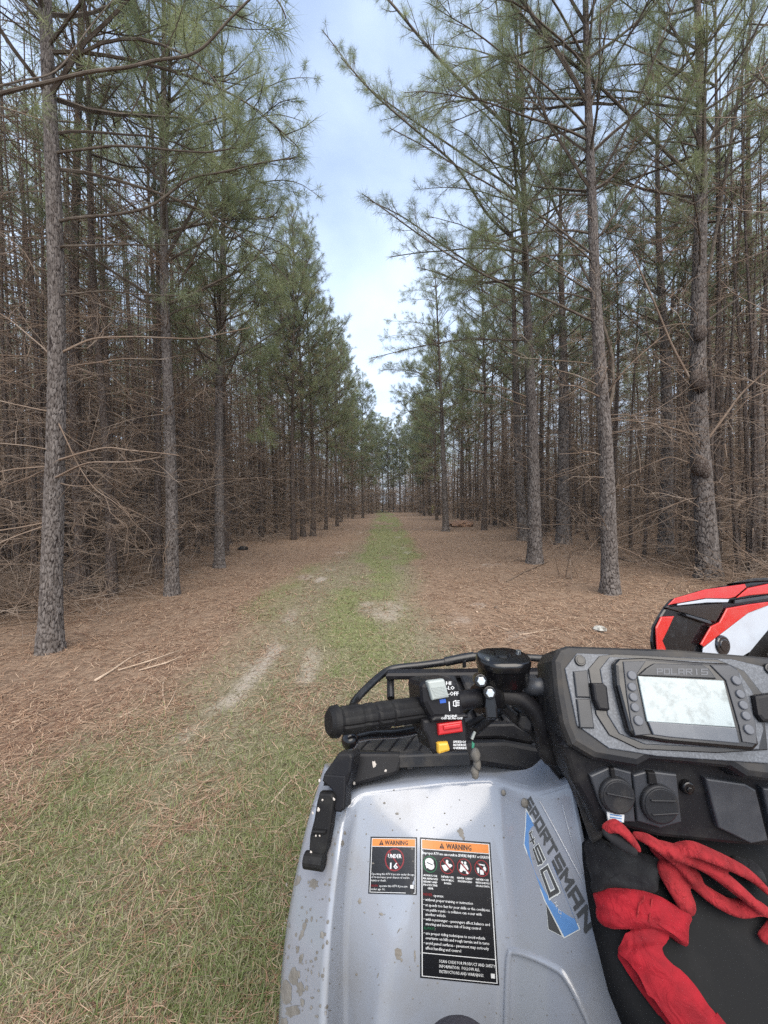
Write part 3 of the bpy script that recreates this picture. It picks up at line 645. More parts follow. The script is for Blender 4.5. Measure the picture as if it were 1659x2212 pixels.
# left edge
H_('nearest pine left of the trail, pale flaky bark, whole trunk base in view', GL, [(112, 1400), (112, 1100), (115, 800), (112, 500), (108, 250), (103, 0)], 3.82, 37,
   [([(122, 766), (200, 736), (300, 728), (415, 733), (520, 700)], 4.2, 1.5, 0), ([(122, 806), (165, 788), (250, 782), (350, 786)], 3.5, 1.2, 0),
    ([(120, 996), (175, 975), (230, 966), (300, 968), (380, 978)], 4, 1.3, 0), ([(110, 1036), (160, 1025), (215, 1011), (290, 1002), (345, 991)], 4, 1.2, 0),
    ([(118, 1040), (180, 1042), (240, 1044)], 2.6, 1, 0), ([(120, 900), (160, 1000), (200, 1080), (245, 1115)], 2.5, 1, 0),
    ([(140, 328), (250, 305), (350, 312), (450, 320), (520, 300)], 4.4, 2, 0.5), ([(130, 475), (230, 465), (320, 440), (415, 380), (500, 372), (580, 360), (645, 345)], 5.2, 2.2, 1.3),
    ([(115, 532), (250, 520), (340, 522), (415, 518)], 4, 1.6, 0.4), ([(115, 640), (230, 635), (300, 645), (400, 650)], 3.4, 1.4, 0.2), ([(110, 770), (60, 730), (10, 690), (-40, 660)], 3, 1.5, 0),
    ([(108, 1010), (60, 1035), (0, 1050)], 3, 1.5, 0)], 301, dead=10, live_from=5.4, reach=1.9, wisp=(7, 0.3, 3.9, 6.6))
H_('second pine along the left of the trail, slim straight trunk', GL, [(370, 1280), (366, 1000), (358, 700), (358, 400), (352, 0)], 6.17, 24,
   [([(368, 870), (420, 830), (470, 800)], 3, 1, 0.3), ([(360, 520), (430, 470), (500, 440), (570, 430)], 3.4, 1.2, 1.4), ([(358, 300), (430, 230), (500, 190), (560, 160)], 3.4, 1.3, 1.4)], 302, dead=34, live_from=4.6, wisp=(6, 0.2, 3.8, 9))
H_('third pine along the left of the trail, reddish lower trunk', GL, [(471, 1225), (474, 900), (480, 600), (482, 300)], 8.6, 19,
   [([(478, 700), (540, 650), (600, 610), (650, 600)], 2.6, 1, 1.4), ([(476, 860), (540, 800), (600, 770)], 2.4, 1, 1.2), ([(476, 980), (540, 960), (590, 955)], 2, 1, 0.9)], 303, dead=36, live_from=4.0, lod=LOD_MID, wisp=(10, 0.0, 3.5, 10.5))
# the pine just out of frame whose big limb crosses the top left corner
H_('pine at the left picture edge whose long limb crosses the top corner', GL, [(-560, 1900), (-560, 1100), (-560, 300), (-560, -700)], 1.95, 60,
   [([(-550, 420), (-300, 320), (-120, 250), (0, 195), (90, 172), (170, 145), (250, 138), (310, 120), (365, 100), (420, 70), (480, 35), (530, 5), (570, 10), (600, 60)], 8, 3, 0.22),
    ([(-550, 250), (-200, 240), (0, 172), (80, 138), (160, 70), (230, 0)], 5, 2.5, 0.2)], 304, dead=0, live_from=6.5, crown=True)
# right edge
H_('tall pine first on the right of the trail, thick plated trunk beside the straw', GR, [(1155, 1220), (1148, 900), (1138, 600), (1128, 300), (1124, 0)], 8.9, 27,
   [([(1125, 300), (1030, 215), (930, 110), (840, 0), (760, -80)], 5.6, 3, 1.0), ([(1130, 535), (1050, 470), (985, 365), (900, 300), (800, 215), (730, 140)], 5, 2, 1.1),
    ([(1138, 735), (1000, 735), (900, 748), (800, 775)], 3.4, 1.2, 1.2), ([(1132, 460), (1200, 380), (1300, 280)], 4, 2, 0.6), ([(1135, 545), (1010, 535), (920, 545), (840, 560)], 3.6, 1.4, 1.2),
    ([(1128, 290), (1080, 100), (1060, -50)], 4, 2, 0.8), ([(1142, 860), (1080, 835), (1030, 830)], 2.6, 1, 0), ([(1145, 880), (1060, 850), (1000, 840)], 2.2, 1, 0),
    ([(1130, 420), (1000, 330), (900, 260), (790, 180), (700, 60)], 4, 1.6, 1.0), ([(1134, 640), (1000, 560), (880, 470), (800, 430)], 3.6, 1.3, 1.1)], 305, dead=56, live_from=6.5, lod=LOD_NEAR, reach=2.6, wisp=(16, 3.14, 4.2, 11.5))
H_('leaning pine with a crooked side stem, second on the right of the trail', GR, [(1315, 1285), (1310, 1120), (1308, 950), (1298, 780), (1290, 640), (1283, 450), (1268, 200), (1260, 0)], 6.0, 30,
   [([(1308, 905), (1328, 840), (1330, 760), (1312, 690), (1290, 640), (1240, 560), (1180, 420), (1110, 260)], 6.5, 3.5, 0.5),
    ([(1272, 235), (1210, 120), (1130, 0), (1080, -90)], 7, 5, 0.5), ([(1275, 240), (1300, 130), (1320, 0)], 4, 3, 0.4),
    ([(1305, 705), (1180, 650), (1060, 605), (980, 560), (850, 470), (780, 425)], 5, 1.8, 0.8), ([(1290, 520), (1360, 420), (1430, 330), (1500, 180)], 4, 2, 0.5),
    ([(1295, 560), (1180, 470), (1050, 390), (930, 330), (840, 280)], 4, 1.6, 0.8), ([(1305, 860), (1360, 790), (1440, 720)], 3.2, 1.2, 0), ([(1300, 860), (1250, 835), (1215, 835)], 3, 1.2, 0)], 306, dead=52, live_from=6.2, reach=2.2, wisp=(14, 3.0, 4.2, 8.6))
H_('knotty pine with bulging burls on its trunk behind the red vehicle', GR, [(1528, 1268), (1522, 1100), (1512, 900), (1512, 700), (1512, 400), (1504, 0)], 6.7, 38,
   [([(1500, 390), (1400, 295), (1290, 180), (1180, 90), (1100, 10)], 6, 3, 0.5), ([(1512, 370), (1570, 220), (1650, 60)], 5, 3, 0.4), ([(1520, 640), (1560, 420), (1610, 120), (1640, -50)], 6, 4, 0.3),
    ([(1512, 860), (1460, 760), (1410, 640), (1370, 540)], 5, 2, 0), ([(1520, 960), (1600, 850), (1690, 770)], 4.5, 2, 0), ([(1514, 945), (1420, 920), (1330, 910)], 3.4, 1.2, 0),
    ([(1512, 1010), (1440, 985), (1345, 1030)], 3, 1, 0), ([(1518, 700), (1600, 640), (1690, 540)], 4, 2, 0.2)], 307, dead=56, live_from=6.5, reach=2.2, wisp=(10, 3.14, 4.5, 9))
H_('third pine along the right of the trail, slim with wispy boughs overhanging the track', GR, [(963, 1148), (955, 900), (940, 600)], 19.0, 13, [], 312, dead=46, live_from=4.6, lod=LOD_MID, reach=2.4, wisp=(16, 3.2, 3.6, 11.5))
H_('upright pine between the two nearest trunks on the right', GR, [(1132, 1172), (1120, 1000), (1110, 700)], 13.6, 20, [], 308, dead=46, live_from=5.5, lod=LOD_MID)
H_('dark pine standing behind the crooked stemmed one on the right', GR, [(1218, 1165), (1216, 900), (1212, 500)], 12.0, 26, [], 309, dead=46, live_from=5.0, lod=LOD_MID)
H_('pale pine in the wood between leaning and knotty trunks on the right', GR, [(1440, 1180), (1438, 900), (1420, 300)], 9.6, 26, [], 310, dead=40, live_from=5.0, lod=LOD_MID)
H_('pine at the right picture edge above a slanting broken log', GR, [(1640, 1165), (1630, 800), (1612, 300)], 10.0, 28, [], 311, dead=40, live_from=5.0, lod=LOD_MID)

# burls on the knotty pine
kn = [o for o in COL.objects if o.get('label', '').startswith('knotty')][0]
for (px, py, rp) in ((1510, 1005, 21), (1522, 1018, 16), (1505, 820, 20), (1518, 830, 15), (1512, 720, 16)):
    c = PY(px, py, 6.62) - Vector(kn.location); rr_ = rp * 4.9 / FOC
    rs = []; kb = MB()
    for a in np.linspace(-1.5, 1.5, 9):
        rs.append([c + Vector((math.cos(t) * rr_ * math.cos(a) * (1 + 0.18 * math.sin(3 * t + px)), math.sin(t) * rr_ * math.cos(a), math.sin(a) * rr_ * 1.5)) for t in np.linspace(0, 6.283, 14, endpoint=False)])
    kb.loft(rs); kb.build('burl', M['bark'], kn, smooth=True)

# the rest of both edge rows, then the stand behind, seen through them
edge_l = [(636, 1167), (658, 1160), (677, 1158), (707, 1145), (726, 1137), (737, 1128), (762, 1121), (783, 1119), (804, 1110)]
edge_r = [(1048, 1148), (999, 1130), (1015, 1122), (943, 1124), (917, 1115), (908, 1109)]
ordw = ['fourth', 'fifth', 'sixth', 'seventh', 'eighth', 'ninth', 'tenth', 'eleventh', 'twelfth']
rnd = random.Random(5)
inner_l = [(345, 1250), (490, 1202), (180, 1285), (233, 1290)]
for i, b in enumerate(inner_l):
    x, y = base_xy(*b); taken.append((x, y))
    place_tree(MID[i % 4], x, y, rnd.uniform(0, 6.28), (1.0, 0.95, 1.15, 0.8)[i],
               ('dark pine standing close behind the second trunk on the left', 'pine close behind the third trunk on the left', 'broad dark pine with a broken stump at its foot behind the nearest left trunk', 'very thin pale pine between the nearest and second left trunks')[i], 'pines just inside the left edge')
for i, b in enumerate(edge_l):
    x, y = base_xy(*b); taken.append((x, y))
    place_tree((EDGE if y < 26 else EDGEF)[i % 3], x, y, rnd.uniform(0, 6.28), 0.98 + 0.1 * rnd.random(), f'{ordw[i]} pine from the camera along the left edge of the trail', GL)
for i, b in enumerate(sorted(edge_r, key=lambda q: -q[1])):
    x, y = base_xy(*b); taken.append((x, y))
    place_tree((EDGE if y < 26 else EDGEF)[(i + 2) % 3], x, y, rnd.uniform(0, 6.28), 1.12 + 0.1 * rnd.random(), f'{ordw[i]} pine from the camera along the right edge of the trail', GR)
cand = []
def free(x, y, d): return all((x - a) ** 2 + (y - b) ** 2 > d * d for a, b in taken)
for i in range(1, 18):
    yy = 1.5
    while yy < 66:
        x, y = -3.3 - 2.0 * i + rnd.gauss(0, 0.35), yy + rnd.gauss(0, 0.4); cand.append((x, y, 'left')); yy += 1.9 if yy < 30 else 2.5
    yy = 1.5
    while yy < 66:
        x, y = 4.1 + 2.4 * i + rnd.gauss(0, 0.4), yy + rnd.gauss(0, 0.45); cand.append((x, y, 'right')); yy += 2.2 if yy < 30 else 2.7
for yy in np.arange(38, 66, 2.6):
    cand.append((-3.3 + 0.06 * (yy - 40) + rnd.gauss(0, 0.25), yy + rnd.gauss(0, 0.3), 'left')); cand.append((4.6 + rnd.gauss(0, 0.3), yy + rnd.gauss(0, 0.3), 'right'))
for yy in np.arange(66, 118, 4.2):
    for xx in np.arange(-95, 100, 4.4):
        if abs(xx) > 8 or yy > 84: cand.append((xx + rnd.gauss(0, 0.9), yy + rnd.gauss(0, 0.9), 'left' if xx < 0 else 'right'))
for yy in np.arange(20, 66, 4.2):
    for xx in np.arange(41, 75, 4.4):
        cand.append((-xx + rnd.gauss(0, 0.9), yy, 'left')); cand.append((xx + rnd.gauss(0, 0.9), yy, 'right'))
for yy in np.arange(68, 82, 2.4):
    for xx in np.arange(-6, 9, 2.4): cand.append((xx + rnd.gauss(0, 0.3), yy + rnd.gauss(0, 0.4), 'right'))
cand = [(x, y, s) for x, y, s in cand if abs(x) < 1.08 * y + 1.2 and y > 2.2 and free(x, y, 1.1)]
ENDW = ['leftmost', 'second from the left', 'third from the left', 'fourth from the left', 'middle', 'fourth from the right', 'third from the right', 'second from the right', 'rightmost']
endx = [(-2.0, 51), (-1.1, 54.5), (-0.2, 57), (0.7, 55.5), (1.5, 58), (2.3, 55), (3.1, 57), (3.9, 53), (4.7, 50)]
for i, (x, y) in enumerate(endx):
    taken.append((x, y)); place_tree(EDGEF[i % 3], x, y, i * 1.3, 1.02 + 0.03 * (i % 4), f'{ENDW[i]} of the far pines closing the end of the trail', 'pines closing the trail end')
cand = [c for c in cand if free(c[0], c[1], 0.9)]
cand.sort(key=lambda c: math.hypot(c[0], c[1]))
LBL = {'left': 'slender crowded pine in the brown stand behind the left edge row', 'right': 'slender crowded pine in the brown stand behind the right edge row', 'end': 'slender far pine closing the end of the trail'}
GRP = {'left': 'pines of the stand on the left', 'right': 'pines of the stand on the right', 'end': 'pines closing the trail end'}
NIND = 262
for i, (x, y, s) in enumerate(cand[:NIND]):
    dist = math.hypot(x, y); pr = (MID if dist < 13 else FAR)[rnd.randrange(4)]
    if s == 'end' or (y > 36 and -3.6 < x < 5.4): pr = EDGEF[rnd.randrange(3)]
    place_tree(pr, x, y, rnd.uniform(0, 6.28), rnd.choice((0.8, 0.88, 0.95, 1.02, 1.08)) * (1.05 if s == 'right' else 1.0), LBL[s], GRP[s], (rnd.gauss(0, 0.012), rnd.gauss(0, 0.012)))
# everything deeper reads as one mass
r_ = np.random.default_rng(77); wv, wq, nv_, nb = [], [], [], 0
def lowpoly(seed, r0=0.095, nd=150, nt=28, wd=0.045, H=12.4):
    r = np.random.default_rng(seed); tp = trunk_path(H, r.normal(0, 0.012, 2), 0.08, r, 8); tk = Acc(); tk.tube(tp, np.maximum(trad(tp[:, 2], H, r0), 0.01), 5)
    dd = Acc(); n = nd; z = 0.1 + 7.4 * r.random(n) ** 1.5; a = r.uniform(0, 6.283, n); p = np.stack([np.interp(z, tp[:, 2], tp[:, 0]), np.interp(z, tp[:, 2], tp[:, 1]), z], 1)
    dv = np.stack([np.cos(a), np.sin(a), r.uniform(-0.5, 0.5, n)], 1); p = p + dv * r.uniform(0, 0.7, n)[:, None]; dd.needles(p, dv, 1, 1.5 if wd > 0.03 else 0.9, wd, 0.35, r)
    cr = Acc(); n = nt; f = r.random(n) ** 1.2; z = 6.2 + (H - 6.2) * f; a = r.uniform(0, 6.283, n); rd = (1.75 * (1 - f) ** 0.8 + 0.12) * r.uniform(0.3, 1, n) ** 0.6
    p = np.stack([np.interp(z, tp[:, 2], tp[:, 0]) + rd * np.cos(a), np.interp(z, tp[:, 2], tp[:, 1]) + rd * np.sin(a), z], 1)
    cr.needles(p, np.stack([np.cos(a) * 0.6, np.sin(a) * 0.6, 0.6 + 0 * a], 1), *((8, 0.42, 0.034) if wd > 0.03 else (22, 0.2, 0.006)), 0.6, r)
    return tk.flush(), dd, cr
LP = [lowpoly(400 + i) for i in range(6)]
bark_v, bark_q, tw_v, tw_q, nd_v, nbk, ntw = [], [], [], [], [], 0, 0
THIN = [lowpoly(430 + i, 0.036 + 0.006 * i, 40, 9, 0.014, 9.0 + i) for i in range(3)]
thin = []
while len(thin) < 420:
    y = 1 / (1 / 45 + rnd.random() * (1 / 6.5 - 1 / 45)); x = (-5.2 - rnd.random() * 17) if rnd.random() < 0.55 else (6.0 + rnd.random() * 17)
    if abs(x) < 1.05 * y + 1 and free(x, y, 0.7): thin.append((x, y, 'thin'))
for (x, y, s) in cand[NIND:] + thin:
    tk, dd, cr = THIN[rnd.randrange(3)] if s == 'thin' else LP[rnd.randrange(6)]; a = rnd.uniform(0, 6.28); c_, s2 = math.cos(a), math.sin(a); sc2 = rnd.uniform(0.88, 1.1)
    Rm = np.array([[c_, -s2, 0], [s2, c_, 0], [0, 0, 1]]) * sc2; off = np.array([x, y, gzf(x, y)])
    v = np.concatenate(tk.v) @ Rm.T + off; bark_v.append(v); bark_q.append(np.concatenate(tk.q) + nbk); nbk += len(v)
    v = np.concatenate(dd.nv) @ Rm.T + off; i1 = np.arange(len(v) // 3) * 3 + ntw; tw_v.append(v); tw_q.append(np.stack([i1, i1 + 1, i1 + 2], 1)); ntw += len(v)
    nd_v.append(np.concatenate(cr.nv) @ Rm.T + off)
nv_all = np.concatenate(nd_v); i0 = np.arange(len(nv_all) // 3) * 3 + nbk + ntw
wood = obj('pine_wood', mesh_np('pine_wood', np.concatenate(bark_v + tw_v + [nv_all]), [np.concatenate(bark_q), np.concatenate(tw_q) + nbk, np.stack([i0, i0 + 1, i0 + 2], 1)], [M['bark'], M['deadwood'], M['needle']], [0, 1, 2]))
tag(wood, 'dense pine plantation deep behind the nearer trunks', 'woods', kind='stuff')

# dead brush between the trunks
br = Acc(); rb = np.random.default_rng(90)
for _ in range(1500):
    yb = 1 / (1 / 40 + rb.random() * (1 / 4.5 - 1 / 40)); side = -1 if rb.random() < 0.55 else 1
    off = rb.random() ** 0.8 * min(16, yb * 1.0)
    xb = (-4.0 - off) if side < 0 else (5.0 + off)
    if abs(xb) > yb * 1.1 + 1: continue
    zb = gzf(xb, yb)
    for _ in range(rb.integers(2, 5)):
        az = rb.uniform(0, 6.283); dead_branch(br, (xb, yb, zb + rb.uniform(0, 0.2)), az, rb.uniform(0.5, 1.6), rb, 0.006 + 0.0003 * yb, 5, 3, False)
        
for _ in range(800):
    yb = rb.uniform(44, 66); xb = rb.uniform(-7, 10)
    if abs(xb - 1.2) < 3.0 and yb < 52: continue
    for _ in range(3): dead_branch(br, (xb, yb, rb.uniform(0, 3.2)), rb.uniform(0, 6.283), rb.uniform(0.8, 2.0), rb, 0.022, 4, 3, False)
bo = obj('dead_brush', br.wood_mesh('dead_brush', M['deadwood'])); tag(bo, 'tangle of dead brown twigs under the pines', 'brush', kind='stuff')

# ------------------------------------------------------------------ the grey vehicle the camera sits on
def paint(name, col, dirt, amount):
    m, t, b = new_mat(name)
    co = t.nodes.new('ShaderNodeTexCoord'); n = t.nodes.new('ShaderNodeTexNoise'); n.inputs['Scale'].default_value = 9; n.inputs['Detail'].default_value = 8; n.inputs['Roughness'].default_value = 0.72
    t.links.new(co.outputs['Object'], n.inputs['Vector'])
    v = t.nodes.new('ShaderNodeTexNoise'); v.inputs['Scale'].default_value = 90; v.inputs['Detail'].default_value = 3; t.links.new(co.outputs['Object'], v.inputs['Vector'])
    mr = t.nodes.new('ShaderNodeMapRange'); mr.inputs['From Min'].default_value = 0.50; mr.inputs['From Max'].default_value = 0.80; mr.inputs['To Max'].default_value = amount
    t.links.new(n.outputs['Fac'], mr.inputs['Value'])
    sp = t.nodes.new('ShaderNodeMapRange'); sp.inputs['From Min'].default_value = 0.72; sp.inputs['From Max'].default_value = 0.76; sp.inputs['To Max'].default_value = 0.6
    t.links.new(v.outputs['Fac'], sp.inputs['Value'])
    mxx = t.nodes.new('ShaderNodeMath'); mxx.operation = 'MAXIMUM'; t.links.new(mr.outputs[0], mxx.inputs[0]); t.links.new(sp.outputs[0], mxx.inputs[1])
    mx = t.nodes.new('ShaderNodeMix'); mx.data_type = 'RGBA'; t.links.new(mxx.outputs[0], mx.inputs['Factor']); mx.inputs['A'].default_value = (*col, 1); mx.inputs['B'].default_value = (*dirt, 1)
    t.links.new(mx.outputs['Result'], b.inputs['Base Color'])
    rr = t.nodes.new('ShaderNodeMapRange'); rr.inputs['To Min'].default_value = 0.16; rr.inputs['To Max'].default_value = 0.7; t.links.new(mxx.outputs[0], rr.inputs['Value']); t.links.new(rr.outputs[0], b.inputs['Roughness'])
    b.inputs['Coat Weight'].default_value = 0.6; b.inputs['Coat Roughness'].default_value = 0.10
    return m
M['paint'] = paint('blue_grey_paint', (0.228, 0.252, 0.298), (0.19, 0.185, 0.175), 0.55)
M['black'] = mat('black_plastic', (0.008, 0.008, 0.010), 0.45, noise=(14, (0.026, 0.025, 0.024), 0.5, 0.8, 0.8), bump=(400, 0.15, 0.0006), spec=0.22)
M['black_smooth'] = mat('black_gloss_plastic', (0.005, 0.005, 0.006), 0.2, noise=(20, (0.018, 0.018, 0.017), 0.55, 0.85, 0.6))
M['rubber'] = mat('black_rubber', (0.007, 0.007, 0.008), 0.6, noise=(30, (0.020, 0.020, 0.019), 0.5, 0.8), bump=(900, 0.4, 0.0006), spec=0.22)
M['dusty'] = mat('dusty_dark_plastic', (0.016, 0.017, 0.020), 0.42, noise=(16, (0.060, 0.054, 0.047), 0.46, 0.76, 0.85), spec=0.25)
M['speckle'] = mat('speckled_grey_panel', (0.050, 0.057, 0.070), 0.4, noise=(420, (0.105, 0.118, 0.14), 0.45, 0.68))
M['panel_grey'] = mat('slate_plastic', (0.026, 0.029, 0.036), 0.42, noise=(25, (0.045, 0.048, 0.055), 0.45, 0.75))
M['button'] = mat('button_grey', (0.075, 0.082, 0.098), 0.5)
M['blank'] = mat('switch_blank', (0.013, 0.015, 0.019), 0.4, noise=(40, (0.027, 0.028, 0.033), 0.45, 0.8))
M['metal'] = mat('zinc_bolt', (0.62, 0.64, 0.64), 0.3, metal=1.0)
M['rack'] = mat('rack_black_tube', (0.006, 0.0065, 0.008), 0.36, noise=(18, (0.022, 0.022, 0.024), 0.5, 0.8, 0.7))
M['lcd'] = mat('lcd_glass', (0.25, 0.295, 0.31), 0.14, noise=(75, (0.14, 0.165, 0.17), 0.50, 0.72), spec=0.5)
M['lcd_bar'] = mat('dark_glass_bar', (0.055, 0.064, 0.08), 0.2, noise=(20, (0.09, 0.10, 0.115), 0.45, 0.75))
M['white_print'] = mat('white_print', (0.50, 0.52, 0.54), 0.5)
M['dim_print'] = mat('embossed_letters', (0.075, 0.08, 0.092), 0.5)
M['rocker_grey'] = mat('pale_grey_rocker', (0.27, 0.30, 0.295), 0.5)
M['blue'] = mat('blue_print', (0.02, 0.09, 0.42), 0.4)
M['red_sw'] = mat('red_switch', (0.36, 0.012, 0.016), 0.4)
M['yellow'] = mat('yellow_button', (0.48, 0.28, 0.03), 0.4)
M['stk_black'] = mat('label_black', (0.006, 0.0065, 0.009), 0.4)
M['stk_orange'] = mat('label_orange', (0.50, 0.17, 0.035), 0.4)
M['stk_red'] = mat('label_red', (0.16, 0.012, 0.016), 0.4)
M['stk_green'] = mat('label_green', (0.012, 0.085, 0.04), 0.4)
M['dec_grey'] = mat('decal_charcoal', (0.050, 0.053, 0.056), 0.4)
M['dec_blue'] = mat('decal_blue', (0.085, 0.20, 0.42), 0.35)
M['dec_silver'] = mat('decal_silver', (0.52, 0.55, 0.55), 0.35)
M['mud'] = mat('dried_mud', (0.155, 0.145, 0.130), 0.95, noise=(60, (0.215, 0.205, 0.19), 0.4, 0.7), bump=(200, 0.6, 0.002), spec=0.1)
M['vinyl'] = mat('black_vinyl', (0.006, 0.0065, 0.0075), 0.65, noise=(12, (0.012, 0.012, 0.013), 0.5, 0.8), bump=(500, 0.25, 0.0008), spec=0.10)

atv = empty('quad_bike', (0.39, 0.45, 0.0), 'dusty blue grey utility quad bike with black handlebar and warning labels', 'quad bike')
atv_inv = Matrix.Translation(-Vector(atv.location))
def keep(o, parent):
    """parent without moving"""
    o.parent = parent
    base = Vector((0, 0, 0)); p = parent
    while p is not None: base += Vector(p.location); p = p.parent
    o.location = Vector(o.location) - base
    return o
def part(name, mb, mats, parent=None, smooth=False): return keep(mb.build(name, mats, None, smooth), parent if parent is not None else atv)
def shade_auto(o, ang=35):
    me = o.data
    me.polygons.foreach_set('use_smooth', [True] * len(me.polygons))
    try: me.set_sharp_from_angle(angle=R(ang))
    except Exception: pass
    return o

# fender shell ----------------------------------------------------
FR = [
 [(700,1650,.80),(748,1668,.775),(772,1662,.775),(945,1622,.775),(1075,1622,.75),(1150,1640,.70),(1235,1632,.60)],
 [(676,1728,.69),(752,1722,.652),(786,1709,.655),(955,1687,.66),(1070,1686,.655),(1148,1708,.605),(1240,1695,.56)],
 [(655,1800,.66),(738,1800,.600),(758,1802,.628),(925,1802,.612),(1079,1802,.622),(1165,1802,.57),(1262,1802,.535)],
 [(627,1930,.635),(722,1930,.565),(745,1930,.605),(885,1930,.578),(1088,1930,.590),(1190,1930,.54),(1290,1930,.505)],
 [(607,2060,.62),(708,2060,.535),(742,2060,.588),(845,2060,.550),(1097,2060,.563),(1215,2060,.515),(1322,2060,.48)],
 [(598,2212,.60),(702,2212,.510),(746,2212,.575),(815,2212,.532),(1093,2212,.544),(1235,2212,.49),(1392,2212,.455)],
 [(588,2480,.56),(694,2480,.470),(745,2480,.53),(800,2480,.490),(1085,2480,.500),(1250,2480,.455),(1470,2480,.41)],
 [(575,2900,.50),(690,2900,.420),(770,2900,.440),(810,2900,.435),(1080,2900,.440),(1260,2900,.40),(1560,2900,.36)]]
fv, ff = [], []
ncol = 9
for ri, row in enumerate(FR):
    P = [PY(*q) for q in row]
    side = P[0] + Vector((0.012, 0.11, -0.07)); back = P[-1] + Vector((0.012, 0.05, -0.05))
    fv += [side] + P + [back]
for ri in range(len(FR) - 1):
    for c in range(ncol - 1):
        a = ri * ncol + c; ff.append((a, a + ncol, a + ncol + 1, a + 1))
me = bpy.data.meshes.new('fender'); me.from_pydata([tuple(p) for p in fv], [], ff); me.update()
cre = me.attributes.new('crease_edge', 'FLOAT', 'EDGE')
for e in me.edges:
    a, b = sorted(e.vertices); val = 0.0
    if b - a == ncol:                                   # along a column
        val = {1: 0.7, 2: 1.0, 3: 0.7, 4: 0.6, 5: 0.95, 6: 0.35, 7: 0.6}.get(a % ncol, 0)
    elif b - a == 1 and a // ncol == 1: val = 1.0 if 2 <= a % ncol <= 5 else 0.5
    cre.data[e.index].value = val
fo = bpy.data.objects.new('fender_cage', me); COL.objects.link(fo)
sm = fo.modifiers.new('s', 'SUBSURF'); sm.levels = 3; sm.render_levels = 3
bpy.context.view_layer.update()
ev = fo.evaluated_get(bpy.context.evaluated_depsgraph_get()); fme = bpy.data.meshes.new_from_object(ev)
bpy.data.objects.remove(fo)
fme.name = 'fender'; fme.materials.clear(); fme.materials.append(M['paint'])
fme.polygons.foreach_set('use_smooth', [True] * len(fme.polygons))
bm = bmesh.new(); bm.from_mesh(fme); FBVH = BVHTree.FromBMesh(bm)
# give the shell thickness
bmesh.ops.recalc_face_normals(bm, faces=bm.faces)
bm.free()
fender = obj('fender', fme); keep(fender, atv)
so = fender.modifiers.new('thickness', 'SOLIDIFY'); so.thickness = 0.004
def fsurf(px, py):
    d = ray(px, py).normalized(); h = FBVH.ray_cast(CAM, d)
    if h[0] is None: return PY(px, py, 0.55), Vector((0, -0.7, 0.7))
    n = h[1]
    if n.dot(d) > 0: n = -n
    return h[0], n
_h = FBVH.ray_cast(CAM, ray(950, 1900).normalized()); so.offset = 1.0 if fme.polygons[_h[2]].normal.dot(ray(950, 1900)) > 0 else -1.0

